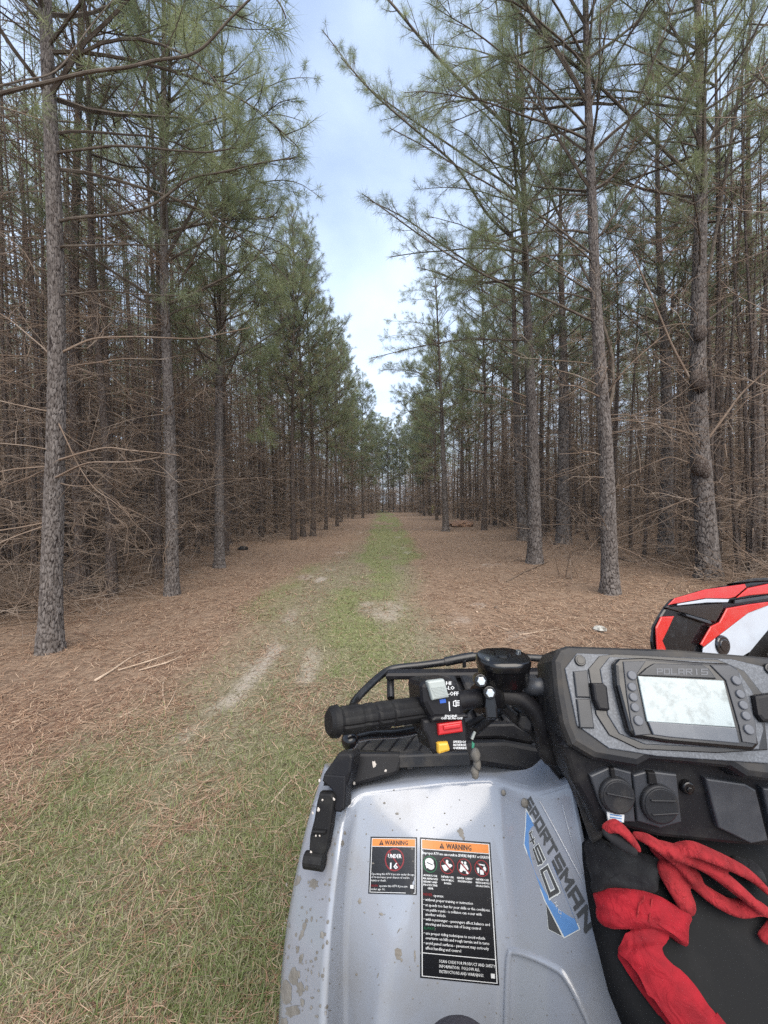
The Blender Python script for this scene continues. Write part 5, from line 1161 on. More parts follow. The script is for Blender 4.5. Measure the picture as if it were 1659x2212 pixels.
d = Decal([Z1(0, 0), Z1(1659, 0), Z1(1659, 1152), Z1(0, 1152)], PH.surf, .0116)
d.text('ENGINE', 832 / 1659, 908 / 1659, 526 / 1152, 14 / 1152, 0, 0, .001); d.text('OFF-RUN-OFF', 806 / 1659, 944 / 1659, 541 / 1152, 14 / 1152, 0, 0, .001)
d.build('switch_print', [M['white_print']], hs)
d = Decal([Z1(0, 0), Z1(1659, 0), Z1(1659, 1152), Z1(0, 1152)], PH.surf, .0026)
for t, x0, x1, y in (('SPEEDO/', 903, 984, 702), ('REVERSE', 905, 986, 722), ('OVERRIDE', 903, 990, 742)): d.text(t, x0 / 1659, x1 / 1659, y / 1152, 15 / 1152, 0, 0, .001)
d.build('switch_print', [M['white_print']], hs)

# brake perch clamp, reservoir, lever, wires
mb = MB(); c = PY(*Z1(1125, 420), .552); mb.tube([c - ax * .017, c - ax * .013, c + ax * .013, c + ax * .017], [.019, .021, .021, .019], 22); cl = shade_auto(part('brake_clamp', mb, M['black_smooth']))
PC = Plane((1030, 1480, .533), (1085, 1475, .533), (1040, 1560, .520))
for (x, y) in ((1085, 308), (1142, 385)):
    mb = MB(); mb.disc(*Z1(x, y), PC, .0088, -.012, .004, .001, n=16); part('clamp_boss', mb, M['black_smooth'], cl)
    mb = MB(); mb.disc(*Z1(x, y), PC, .0062, 0, .008, .0012, n=6); mb.disc(*Z1(x, y), PC, .0028, .0075, .0085, 0, n=6); part('bolt', mb, M['metal'], cl)
mb = MB(); mb.plate([Z1(*p) for p in ((1120, 390), (1175, 380), (1195, 480), (1200, 560), (1120, 560), (1112, 480))], PC, -.02, .002, .003); part('clamp_arm', mb, M['black_smooth'], cl)
rc = PY(*Z1(1232, 230), .575)
def rrect(cx_, cy_, z, hx, hy, rad, n=6):
    out = []
    for (sx, sy, a0) in ((1, 1, 0), (-1, 1, 90), (-1, -1, 180), (1, -1, 270)):
        for k in range(n): a = R(a0 + 90 * k / (n - 1)); out.append(Vector((cx_ + sx * (hx - rad) + rad * math.cos(a), cy_ + sy * (hy - rad) + rad * math.sin(a), z)))
    return out
hx = 170 * .3333 * .575 / FOC; zt = PY(*Z1(1232, 165), .575).z; zb = PY(*Z1(1232, 350), .565).z
mb = MB(); mb.loft([rrect(rc.x, .575, z_, hx * k, .032 * k, .029 * k) for z_, k in ((zb, .80), (zb + .006, .93), (zt - .010, .97), (zt - .008, .99))]); res = shade_auto(part('reservoir', mb, M['black_smooth']))
mb = MB(); mb.loft([rrect(rc.x, .575, z_, hx * k, .033 * k, .030 * k) for z_, k in ((zt - .009, 1.0), (zt - .001, 1.02), (zt + .003, .98), (zt + .0045, .92))]); lid = shade_auto(part('lid', mb, M['black_smooth'], res))
for (dx, dy) in ((-.7, -.45), (.72, .5)):
    mb = MB(); mb.tube([Vector((rc.x + dx * hx, .575 + dy * .029, zt + .004)), Vector((rc.x + dx * hx, .575 + dy * .029, zt + .0062))], .0042, 12); part('lid_screw', mb, M['metal'], lid) if False else keep(mb.build('screw', M['metal']), res)
mb = MB(); mb.tube([Vector((rc.x, .578, zt + .003)), Vector((rc.x, .578, zt + .0075)), Vector((rc.x, .578, zt + .0078))], [.0125, .0115, .006], 20); keep(mb.build('cap', M['black_smooth']), res)
tubep('hose_fitting', [PY(*Z1(1395, 350), .57), PY(*Z1(1450, 350), .56), PY(*Z1(1500, 345), .56), PY(*Z1(1540, 345), .56)], .0125, M['panel_grey'], 16)
tubep('hose_boot', [PY(*Z1(1480, 390), .56), PY(*Z1(1490, 440), .56), PY(*Z1(1495, 500), .56)], .0085, M['black'], 14)
tubep('brake_lever', [PY(*Z1(1060, 430), .60), PY(*Z1(900, 560), .61), PY(*Z1(600, 640), .57), PY(*Z1(380, 655), .53), PY(*Z1(250, 680), .50)], [.0075] * 17, M['black_smooth'], 12)
mb = MB(); c = PY(*Z1(240, 695), .495); rs = [[c + Vector((math.cos(a) * .0115 * math.cos(t), math.cos(a) * .0115 * math.sin(t), math.sin(a) * .0115)) for t in np.linspace(0, 6.283, 14, endpoint=False)] for a in np.linspace(-1.5, 1.5, 9)]; mb.loft(rs); part('lever_ball', mb, M['black_smooth'], None, True)
tubep('cable', [PY(*Z1(1000, 600), .57), PY(*Z1(1080, 560), .585), PY(*Z1(1150, 540), .60), PY(*Z1(1260, 490), .61)], .0050, M['black'], 10)
tubep('cable', [PY(*Z1(1050, 640), .56), PY(*Z1(1120, 580), .58), PY(*Z1(1200, 520), .60)], .0058, M['black'], 10)
tubep('cable', [PY(*Z1(1030, 690), .555), PY(*Z1(1050, 640), .56)], .0022, M['rocker_grey'], 8, smooth_n=2)
tubep('cable', [PY(*Z1(1230, 480), .575), PY(*Z1(1320, 560), .575), PY(*Z1(1420, 640), .57), PY(*Z1(1500, 740), .565), PY(*Z1(1570, 810), .56)], .0080, M['black'], 12)
tubep('cable', [PY(*Z1(1290, 500), .59), PY(*Z1(1400, 560), .59), PY(*Z1(1500, 680), .58), PY(*Z1(1600, 800), .57)], .0065, M['black'], 12)
PCn = Plane((1120, 1550, .565), (1160, 1550, .56), (1130, 1600, .555)); mb = MB(); mb.plate([Z1(*p) for p in ((1340, 530), (1385, 525), (1430, 570), (1410, 640), (1350, 620), (1325, 585))], PCn, -.012, .008, .003); part('connector', mb, M['black'])
mb = MB(); mb.plate([Z1(*p) for p in ((1030, 700), (1048, 715), (1045, 740), (1028, 745))], PCn, 0, .004, .001); part('wire_end', mb, mat('green_wire_end', (.03, .22, .14), .5))

# instrument pod -----------------------------------------------------
PD = Plane((1225, 1394, .525), (1659, 1418, .505), (1300, 1640, .462))
def z2(*c): return [Z2(*p) for p in c]
def z3(*c): return [Z3(*p) for p in c]
mb = MB()
mb.plate([(1196, 1426), (1209, 1401), (1228, 1394), (1310, 1397), (1460, 1402), (1659, 1418), (1740, 1432), (1790, 1480), (1780, 1610), (1735, 1694), (1659, 1688), (1616, 1682), (1582, 1660), (1408, 1644), (1382, 1659), (1285, 1642), (1234, 1612), (1215, 1565), (1203, 1500)], PD, -.075, 0, .009)
pod = part('instrument_pod', mb, M['dusty'])
mb = MB(); mb.plate(z2((345, 580), (262, 685), (345, 1075), (565, 1232), (900, 1285), (1650, 1335), (1850, 1150), (1830, 820), (1700, 690), (1400, 620), (900, 600)), PD, -.002, .0022, .001); part('face_panel', mb, M['speckle'], pod)
mb = MB(); mb.plate(z2((418, 690), (495, 600), (600, 587), (1300, 622), (1480, 700), (1600, 850), (1640, 1240), (1300, 1262), (760, 1236), (560, 1140), (470, 1000)), PD, 0, .0042, .001); part('face_band', mb, M['black_smooth'], pod)
mb = MB(); mb.plate(z2((495, 690), (560, 608), (1290, 640), (1440, 715), (1530, 850), (1605, 1100), (1570, 1238), (800, 1202), (625, 1130), (545, 1000)), PD, .002, .0060, .001); part('face_inlay', mb, M['speckle'], pod)
mb = MB(); mb.plate(z2((568, 660), (600, 625), (770, 618), (1150, 648), (1330, 655), (1388, 690), (1500, 1050), (1528, 1200), (1490, 1240), (920, 1188), (700, 1152), (658, 1110), (618, 960), (578, 800)), PD, .004, .0170, .004); clu = part('display_unit', mb, M['black_smooth'], pod)
mb = MB(); mb.plate(z2((618, 645), (770, 642), (715, 722), (700, 770), (765, 1045), (800, 1130), (695, 1138), (668, 1050), (640, 860)), PD, .015, .0188, .001)
part('bezel', mb, M['panel_grey'], pod); mb = MB(); mb.plate(z2((1195, 668), (1328, 670), (1380, 705), (1495, 1060), (1500, 1195), (1405, 1180), (1385, 1080), (1300, 775)), PD, .015, .0188, .001)
part('bezel', mb, M['panel_grey'], pod)
mb = MB(); mb.plate(z2((822, 658), (1140, 668), (1180, 690), (1232, 762), (715, 738), (770, 690)), PD, .015, .0205, .0015); part('header_plate', mb, M['blank'], pod)
mb = MB(); mb.plate(z2((775, 1042), (1358, 1084), (1380, 1188), (920, 1148), (812, 1132)), PD, .015, .0200, .001); part('display_bar', mb, M['lcd_bar'], pod)
mb = MB(); mb.plate(z2((712, 742), (1280, 772), (1355, 1082), (772, 1044)), PD, .015, .0196, .0008); part('display', mb, M['lcd'], pod)
d = Decal(z2((832, 690), (1165, 692), (1170, 738), (838, 733)), PD.surf, .0208); strokes(d, 'POLARIS', 0, 0, .030, .30, .12, 5.5); d.build('display_lettering', [M['dim_print']], pod)
for (x, y) in ((672, 738), (672, 815), (680, 882), (690, 950), (713, 1037), (1362, 772), (1387, 862), (1406, 935), (1423, 1005), (1441, 1096)):
    mb = MB(); mb.disc(*Z2(x, y), PD, 27 * .3148 * .49 / FOC * (1.1 if y in (738, 772, 1037, 1096) else 1), .016, .0215, .0012, n=18); part('button', mb, M['button'], pod)
for pl in (((315, 705), (412, 698), (430, 885), (335, 882)), ((335, 893), (430, 893), (458, 1095), (358, 1092))):
    mb = MB(); mb.plate(z2(*pl), PD, 0, .0055, .0015); part('switch_blank', mb, M['blank'], pod)
mb = MB(); mb.plate(z2((425, 785), (500, 785), (528, 810), (545, 965), (530, 975), (470, 968), (440, 900)), PD, 0, .0135, .003); part('clip', mb, M['black'], pod)
mb = MB(); mb.plate(z2((1510, 870), (1640, 850), (1760, 860), (1780, 1060), (1570, 1050), (1530, 1000)), PD, 0, .0135, .004); part('clip', mb, M['black'], pod)
for (x, y) in ((363, 630), (1662, 690)):
    mb = MB(); mb.disc(*Z2(x, y), PD, .0072, 0, .0050, .001, n=20); mb.disc(*Z2(x, y), PD, .0050, .004, .0056, .0005, n=12); part('screw', mb, M['black_smooth'], pod)

# panel with the round socket caps under the pod
PL = Plane((1280, 1640, .478), (1659, 1690, .470), (1400, 1840, .462)); mb = MB()
mb.plate(z3((215, 60), (250, 0), (700, 60), (1659, 120), (2000, 300), (1950, 800), (1480, 775), (900, 715), (620, 640), (480, 690), (400, 500), (300, 330)), PL, -.06, -.004, .006)
pan = part('dash_panel', mb, M['black'])
mb = MB(); mb.plate(z3((395, 250), (540, 185), (688, 225), (716, 580), (540, 575), (470, 460)), PL, -.01, .002, .002); part('socket_plate', mb, M['panel_grey'], pan)
mb = MB(); mb.plate(z3((698, 245), (800, 215), (1008, 240), (1043, 580), (895, 622), (732, 575)), PL, -.01, .002, .002); part('socket_plate', mb, M['panel_grey'], pan)
mb = MB(); mb.plate(z3((1200, 262), (1480, 302), (1555, 345), (1642, 700), (1520, 722), (1292, 612)), PL, -.01, .004, .002); part('blank_panel', mb, M['panel_grey'], pan)
mb = MB(); mb.plate(z3((1600, 330), (1800, 340), (1880, 700), (1690, 705)), PL, -.01, .004, .002); part('blank_panel', mb, M['panel_grey'], pan)
for (x, y, r_c) in ((575, 378, 122), (872, 437, 130)):
    rr = r_c * .3056 * .47 / FOC; mb = MB(); mb.disc(*Z3(x, y), PL, rr, 0, .008, .002, n=30); mb.disc(*Z3(x, y), PL, rr * .88, .0075, .0092, .0008, n=30)
    mb.plate(z3((x - 90, y - 40), (x + 98, y - 5), (x + 98, y + 8), (x - 88, y - 26)) if x < 700 else z3((x - 80, y - 50), (x + 90, y - 46), (x + 90, y - 32), (x - 80, y - 36)), PL, .009, .0115, .0008)
    if x > 700: mb.plate(z3((x - 72, y + 50), (x + 112, y + 38), (x + 112, y + 50), (x - 66, y + 62)), PL, .009, .0115, .0008)
    part('socket_cap', mb, M['dusty'], pan)
    mb = MB(); mb.plate(z3((x - 50, y - 190), (x - 20, y - 195), (x - 8, y - 120), (x - 40, y - 120)) if x < 700 else z3((x - 85, y - 225), (x - 30, y - 220), (x - 12, y - 140), (x - 75, y - 135)), PL, 0, .006, .0015); part('cap_tether', mb, M['rubber'], pan)
mb = MB(); mb.disc(*Z3(1090, 338), PL, 46 * .3056 * .47 / FOC, -.006, .003, .002, n=20); mb.disc(*Z3(1090, 345), PL, 22 * .3056 * .47 / FOC, .002, .0046, .001, n=6); part('screw', mb, M['black_smooth'], pan)
mb = MB(); mb.plate(z3((510, 500), (632, 520), (628, 572), (520, 565)), PL, .001, .0035, 0); tg_ = part('tag', mb, M['white_print'], pan)
mb = MB()
for k in range(3): mb.plate(z3((530, 512 + 18 * k), (612, 524 + 18 * k), (612, 531 + 18 * k), (530, 519 + 18 * k)), PL, .003, .0039, 0)
part('tag_stripes', mb, M['dec_blue'], pan)
mb = MB(); PCo = Plane((1220, 1620, .50), (1300, 1640, .485), (1290, 1810, .50)); mb.plate(z3((205, 40), (262, 30), (420, 320), (500, 560), (490, 690), (410, 745), (345, 560), (285, 355)), PCo, -.05, .004, .006); part('side_cowl', mb, M['dusty'])
mb = MB(); mb.plate([Z1(*p) for p in ((1480, 640), (1659, 620), (1700, 900), (1600, 960), (1520, 860), (1450, 760))], Plane((1170, 1600, .60), (1230, 1600, .59), (1200, 1680, .58)), -.06, 0, .006); part('steering_shroud', mb, M['black'])

# tank cover and seat ---------------------------------------------
rows = [(1700, .56, 1255, 1735), (1785, .520, 1258, 1740), (1850, .492, 1266, 1745), (1930, .468, 1280, 1765), (2060, .432, 1314, 1800), (2212, .398, 1378, 1850), (2450, .345, 1452, 1930), (2900, .26, 1550, 2150)]
rings = []
def seat_row(L3, R3, drop):
    out = []
    for j in range(17):
        t = -1 + 2 * j / 16; p = L3.lerp(R3, (t + 1) / 2); p = p + Vector((0, 0, -drop * abs(t) ** 5 + .012 * (1 - t * t))); out.append(p)
    return out
for (py_, y_, l_, r_2) in rows: rings.append(seat_row(PY(l_, py_, y_), PY(r_2, py_, y_), .045))
for (y_, hw, z_) in ((.10, .15, .905), (-.10, .16, .91), (-.35, .17, .93), (-.6, .16, .95), (-.68, .14, .90)): rings.append(seat_row(Vector((.39 - hw, y_, z_)), Vector((.39 + hw, y_, z_)), .05))
mb = MB(); n = 17
vs_ = [p for r4 in rings for p in r4] + [p + Vector((sx_ * .075, .02, -.13)) for r4 in rings for p, sx_ in ((r4[0], 1), (r4[-1], -1))]
fs = [(i * n + j, i * n + j + 1, (i + 1) * n + j + 1, (i + 1) * n + j) for i in range(len(rings) - 1) for j in range(n - 1)]
b0 = len(rings) * n
for i in range(len(rings) - 1):
    fs += [(b0 + 2 * i, i * n, (i + 1) * n, b0 + 2 * i + 2), (i * n + n - 1, b0 + 2 * i + 1, b0 + 2 * i + 3, (i + 1) * n + n - 1)]
mb.add(vs_, fs); part('seat', mb, M['vinyl'], None, True)
TBV = BVHTree.FromPolygons([tuple(p) for p in vs_], fs)
def tsurf(px, py):
    dd = ray(px, py).normalized(); h = TBV.ray_cast(CAM, dd)
    if h[0] is None: return PY(px, py, .46), Vector((0, -.6, .8))
    return h[0], (h[1] if h[1].dot(dd) < 0 else -h[1])

# wheels, running gear, body under the shell
def wheel(name_parent, c, rad, wid, matt, matr, build):
    """tyre with lugs and a dished rim, axle along X"""
    mb = MB(); c = Vector(c); n = 32
    prof = [(-.5, .62), (-.5, .80), (-.42, .93), (-.25, 1.0), (.25, 1.0), (.42, .93), (.5, .80), (.5, .62)]
    mb.loft([[c + Vector((u * wid, rad * k * math.cos(6.2832 * j / n), rad * k * math.sin(6.2832 * j / n))) for j in range(n)] for u, k in prof], cap=False)
    for j in range(20):
        for s_ in (-1, 1):
            a = 6.2832 * (j + (.5 if s_ > 0 else 0)) / 20; e1 = Vector((0, -math.sin(a), math.cos(a))); e2 = Vector((0, math.cos(a), math.sin(a)))
            rot = Matrix((Vector((1, 0, 0)), e1, e2)).transposed(); mb.box(c + e2 * rad * 1.01 + Vector((s_ * wid * .22, 0, 0)), (wid * .4, .035, .03), rot=rot, bev=.005)
    tyre = mb
    rim = MB(); rim.loft([[c + Vector((u * wid, rad * k * math.cos(6.2832 * j / n), rad * k * math.sin(6.2832 * j / n))) for j in range(n)] for u, k in ((-.45, .62), (-.42, .56), (-.1, .5), (-.05, .2), (.05, .2), (.1, .5), (.42, .56), (.45, .62))])
    return tyre, rim
def add_wheel(parent, c, rad=.31, wid=.2):
    t_, r_ = wheel(None, c, rad, wid, None, None, None)
    w_ = part('wheel', t_, M['rubber'], parent, False); keep(r_.build('rim', M['panel_grey']), parent)['label'] = 'dark wheel rim'
    return w_
for (wx, wy) in ((-.01, 1.02), (.79, 1.02), (-.01, -.25), (.79, -.25)): add_wheel(atv, (wx, wy, .315))
mb = MB(); mb.box((.39, .40, .50), (.34, 1.7, .34), bev=.04); mb.box((.39, 1.0, .62), (.50, .60, .40), bev=.05); mb.box((.39, -.3, .74), (.8, .55, .10), bev=.04); part('chassis', mb, M['black'])
for s_ in (-1, 1):
    mb = MB(); mb.box((.39 + s_ * .33, .28, .345), (.26, .56, .03), bev=.01); part('footrest', mb, M['black'])
    mb = MB(); mb.tube([(.39, 1.02, .36), (.39 + s_ * .36, 1.02, .315)], .025, 10); mb.tube([(.39, -.25, .36), (.39 + s_ * .36, -.25, .315)], .025, 10); part('axle', mb, M['black'])
# mirrored right-hand fender so the machine is whole
mf = fme.copy(); co_ = np.empty(len(mf.vertices) * 3, np.float32); mf.vertices.foreach_get('co', co_); co_ = co_.reshape(-1, 3); co_[:, 0] = 2 * .415 - co_[:, 0]; mf.vertices.foreach_set('co', co_.ravel()); mf.flip_normals(); mf.update()
rf = obj('fender', mf); keep(rf, atv)

# ------------------------------------------------------------------ gloves on the tank cover
def cloth(name, col, col2, rough, weave, wr):
    m, t, b = new_mat(name); b.inputs['Roughness'].default_value = rough; b.inputs['Specular IOR Level'].default_value = 0.2
    b.inputs['Sheen Weight'].default_value = 0.35; b.inputs['Sheen Roughness'].default_value = 0.4; b.inputs['Sheen Tint'].default_value = (*[min(1, c * 3 + .05) for c in col], 1)
    co = t.nodes.new('ShaderNodeTexCoord')
    def nz(sc, det, dist=0.0):
        n = t.nodes.new('ShaderNodeTexNoise'); n.inputs['Scale'].default_value = sc; n.inputs['Detail'].default_value = det; n.inputs['Distortion'].default_value = dist; t.links.new(co.outputs['Object'], n.inputs['Vector']); return n.outputs['Fac']
    mr = t.nodes.new('ShaderNodeMapRange'); mr.inputs['From Min'].default_value = 0.38; mr.inputs['From Max'].default_value = 0.66; t.links.new(nz(45, 5), mr.inputs['Value'])
    mx = t.nodes.new('ShaderNodeMix'); mx.data_type = 'RGBA'; t.links.new(mr.outputs[0], mx.inputs['Factor']); mx.inputs['A'].default_value = (*col, 1); mx.inputs['B'].default_value = (*col2, 1); t.links.new(mx.outputs['Result'], b.inputs['Base Color'])
    b1 = t.nodes.new('ShaderNodeBump'); b1.inputs['Strength'].default_value = wr; b1.inputs['Distance'].default_value = 0.008; t.links.new(nz(55, 3, 1.2), b1.inputs['Height'])
    b2 = t.nodes.new('ShaderNodeBump'); b2.inputs['Strength'].default_value = 0.5; b2.inputs['Distance'].default_value = 0.001; t.links.new(nz(weave, 2), b2.inputs['Height']); t.links.new(b1.outputs[0], b2.inputs['Normal']); t.links.new(b2.outputs[0], b.inputs['Normal'])
    return m
M['red_knit'] = cloth('red_fleece', (0.23, 0.016, 0.021), (0.12, 0.008, 0.011), 0.9, 900, 0.95)
M['red_strap'] = cloth('red_webbing', (0.22, 0.007, 0.014), (0.14, 0.005, 0.010), 0.8, 1400, 0.5)
M['glove_grey'] = cloth('charcoal_fleece', (0.009, 0.009, 0.011), (0.017, 0.018, 0.020), 0.95, 1000, 0.5)
def T(x, y, h): 
    p, n_2 = tsurf(*Z3(x, y)); return p + n_2 * h
PXM = .3056 * .46 / FOC                     # metres per zoom pixel at the glove
def fused(name, chains, m, parent, voxel=.0020, smooth=3, flat=.55):
    """overlapping rounded tubes fused into one skin"""
    mb = MB()
    for (pts, rad) in chains:
        P = [Vector(p) for p in pts]; out = []; ro = []
        for i in range(len(P) - 1):
            p0 = P[max(i - 1, 0)]; p1 = P[i]; p2 = P[i + 1]; p3 = P[min(i + 2, len(P) - 1)]
            for j in range(5):
                t = j / 5; out.append(0.5 * ((2 * p1) + (p2 - p0) * t + (2 * p0 - 5 * p1 + 4 * p2 - p3) * t * t + (3 * p1 - p0 - 3 * p2 + p3) * t ** 3)); ro.append(rad[i] * (1 - t) + rad[i + 1] * t)
        out.append(P[-1]); ro.append(rad[-1])
        d0 = (out[0] - out[1]).normalized(); d1 = (out[-1] - out[-2]).normalized(); a, b = ro[0], ro[-1]
        out = [out[0] + d0 * a * .95, out[0] + d0 * a * .7, out[0] + d0 * a * .35] + out + [out[-1] + d1 * b * .35, out[-1] + d1 * b * .7, out[-1] + d1 * b * .95]
        ro = [a * .25, a * .7, a * .93] + ro + [b * .93, b * .7, b * .25]
        mb.tube(out, ro, 16, flat=flat)
    o = part(name, mb, m, parent, True)
    rmod = o.modifiers.new('fuse', 'REMESH'); rmod.mode = 'VOXEL'; rmod.voxel_size = voxel; rmod.use_smooth_shade = True
    s2 = o.modifiers.new('soft', 'SMOOTH'); s2.iterations = smooth; s2.factor = .5
    return o
def cushion(name, poly, h_, m, parent, wr=.0015, base=.004, seed=1, subdiv=3):
    poly = spl(poly + [poly[0]], subdiv)[:-1]; n = len(poly); cx_ = sum(p[0] for p in poly) / n; cy_ = sum(p[1] for p in poly) / n
    mb = MB(); rings = []; rr = random.Random(seed); ph = [rr.uniform(0, 6) for _ in range(4)]
    for s_, hh in ((.93, -.6), (1.0, 0), (.97, .45), (.88, .75), (.72, .92), (.5, 1.0), (.25, 1.0), (.04, .97)):
        ring = []
        for (x, y) in poly:
            X, Y = cx_ + (x - cx_) * s_, cy_ + (y - cy_) * s_
            wv = wr * (math.sin(X * .025 + ph[0] + Y * .02) + .7 * math.sin(Y * .06 + ph[1] - X * .035)) * (1 if hh > .3 else 0)
            ring.append(T(X, Y, base + h_ * hh + wv))
        rings.append(ring)
    mb.loft(rings); o = part(name, mb, m, parent, True); return o
gA = empty('glove', tuple(T(600, 900, 0)), 'charcoal work glove with red cuff lying against the fender edge', 'glove', 'gloves on the tank')
gB = empty('glove', tuple(T(1100, 900, 0)), 'red knit glove with long fingers lying over the black tank cover', 'glove', 'gloves on the tank')
cushion('palm', [(412, 745), (480, 702), (560, 765), (740, 800), (860, 835), (905, 910), (870, 1000), (850, 1095), (700, 1075), (540, 1068), (455, 1100), (430, 1000), (415, 860)], .018, M['glove_grey'], gA, wr=.0022, seed=2)
cushion('cuff', [(455, 1092), (540, 1052), (700, 1056), (830, 1092), (960, 1160), (1078, 1235), (1066, 1350), (1052, 1456), (935, 1382), (800, 1346), (640, 1342), (555, 1335), (498, 1282), (475, 1190)], .017, M['red_strap'], gA, wr=.0018, base=.008, seed=4)
mb = MB()
for ln in (((745, 1105), (720, 1300)), ((800, 1130), (775, 1290))):
    a, b = ln; P = [T(a[0] + (b[0] - a[0]) * k / 6, a[1] + (b[1] - a[1]) * k / 6, .0262) for k in range(7)]; mb.tube(P, .0009, 6)
part('stitching', mb, M['red_knit'], gA)
fused('thumb', [([PY(*Z3(525, 625), .452), PY(*Z3(590, 612), .449), PY(*Z3(670, 680), .446), PY(*Z3(730, 755), .446)], [45 * PXM, 58 * PXM, 52 * PXM, 38 * PXM])], M['red_knit'], gA)
fused('thumb_pad', [([PY(*Z3(525, 668), .448), PY(*Z3(600, 715), .444), PY(*Z3(690, 770), .442)], [42 * PXM, 62 * PXM, 48 * PXM])], M['glove_grey'], gA)
fused('hand', [
    ([PY(*Z3(735, 680), .455), PY(*Z3(830, 720), .452), T(930, 850, .026), T(1000, 945, .026), T(1050, 985, .022)], [34 * PXM, 52 * PXM, 68 * PXM, 60 * PXM, 44 * PXM]),
    ([PY(*Z3(950, 780), .454), T(1100, 870, .026), T(1300, 1030, .028), T(1480, 1170, .022)], [70 * PXM, 86 * PXM, 78 * PXM, 58 * PXM]),
    ([PY(*Z3(1050, 775), .455), PY(*Z3(1180, 790), .452), T(1400, 930, .022), T(1570, 1060, .016)], [56 * PXM, 68 * PXM, 62 * PXM, 42 * PXM]),
    ([T(1070, 1010, .018), T(1220, 1115, .014), T(1380, 1190, .012), T(1530, 1180, .012), T(1640, 1240, .010)], [50 * PXM, 66 * PXM, 60 * PXM, 58 * PXM, 44 * PXM]),
    ([T(900, 950, .020), T(960, 1040, .020), T(1020, 1140, .018)], [82 * PXM, 92 * PXM, 82 * PXM]),
    ([T(860, 780, .010), T(980, 900, .014), T(1080, 960, .014)], [70 * PXM, 86 * PXM, 70 * PXM])], M['red_knit'], gB)
fused('fingertip', [([T(1440, 880, .006), T(1530, 920, .008), T(1575, 960, .006)], [60 * PXM, 78 * PXM, 50 * PXM])], M['glove_grey'], gB)
fused('little_finger', [([T(1720, 1240, .012), T(1650, 1330, .012), T(1590, 1395, .010)], [48 * PXM, 50 * PXM, 40 * PXM])], M['red_knit'], gB)
def band(name, left, right, h_, m, parent, n=24, thick=.003, twist=0.0):
    Ls, Rs = spl(left, 6), spl(right, 6); k = min(len(Ls), len(Rs)); mb = MB(); rows_ = []
    for i in range(k):
        a, b = Ls[i], Rs[i]; row = []
        for j in range(9):
            t = j / 8; hh = h_(i / (k - 1), t); row.append((a[0] + (b[0] - a[0]) * t, a[1] + (b[1] - a[1]) * t, hh))
        rows_.append(row)
    top = [T(x, y, h2 + thick) for r4 in rows_ for x, y, h2 in r4]; bot = [T(x, y, h2) for r4 in rows_ for x, y, h2 in r4]; o_ = len(top)
    fs = [(i * 9 + j, i * 9 + j + 1, i * 9 + 10 + j, i * 9 + 9 + j) for i in range(k - 1) for j in range(8)]
    fs2 = [tuple(o_ + q for q in reversed(f)) for f in fs]
    ed = [(i * 9, i * 9 + 9, o_ + i * 9 + 9, o_ + i * 9) for i in range(k - 1)] + [(i * 9 + 17, i * 9 + 8, o_ + i * 9 + 8, o_ + i * 9 + 17) for i in range(k - 1)]
    ed += [(j + 1, j, o_ + j, o_ + j + 1) for j in range(8)] + [((k - 1) * 9 + j, (k - 1) * 9 + j + 1, o_ + (k - 1) * 9 + j + 1, o_ + (k - 1) * 9 + j) for j in range(8)]
    mb.add(top + bot, fs + fs2 + ed); return shade_auto(part(name, mb, m, parent, True), 60)
band('strap', [(690, 1330), (650, 1420), (625, 1500), (735, 1600), (830, 1790), (985, 2015), (1060, 2140), (1150, 2300)], [(930, 1330), (915, 1420), (880, 1490), (1035, 1650), (1150, 1810), (1300, 2015), (1420, 2190), (1500, 2330)], lambda s, t: .012 + .003 * math.sin(3.14 * t) + .006 * math.sin(s * 3.14) + .0015 * math.sin(s * 22 + t * 3), M['red_strap'], gB)
band('strap_fold', [(640, 1440), (605, 1520), (640, 1590), (740, 1740), (860, 1900), (950, 2020), (1060, 2190)], [(700, 1520), (690, 1560), (740, 1620), (830, 1790), (940, 1960), (1020, 2060), (1130, 2220)], lambda s, t: .004 + .004 * t, M['red_strap'], gB)

# ------------------------------------------------------------------ rider's knee at the lower edge
M['trouser'] = mat('dark_trouser_cloth', (0.020, 0.019, 0.030), 0.9, noise=(40, (0.035, 0.034, 0.045), 0.4, 0.7), bump=(700, 0.4, 0.001))
pr = empty('person', (.1, .3, .36), 'rider in dark trousers, only the bent knee at the bottom edge', 'person')
mb = MB(); path = [((.30, -.32, .97), .10), ((.27, -.20, .97), .095), ((.20, -.02, .955), .085), ((.12, .18, .915), .072), ((.085, .31, .862), .056), ((.078, .385, .848), .047), ((.075, .41, .82), .048), ((.08, .415, .74), .056), ((.09, .37, .62), .058), ((.10, .345, .50), .050), ((.105, .33, .42), .046), ((.105, .36, .385), .048), ((.10, .43, .38), .042), ((.095, .50, .375), .038), ((.092, .53, .372), .02)]
mb.tube([p for p, r4 in path], [r4 for p, r4 in path], 18)
o = keep(mb.build('leg', M['trouser'], None, True), pr); o.modifiers.new('s', 'SUBSURF').levels = 1

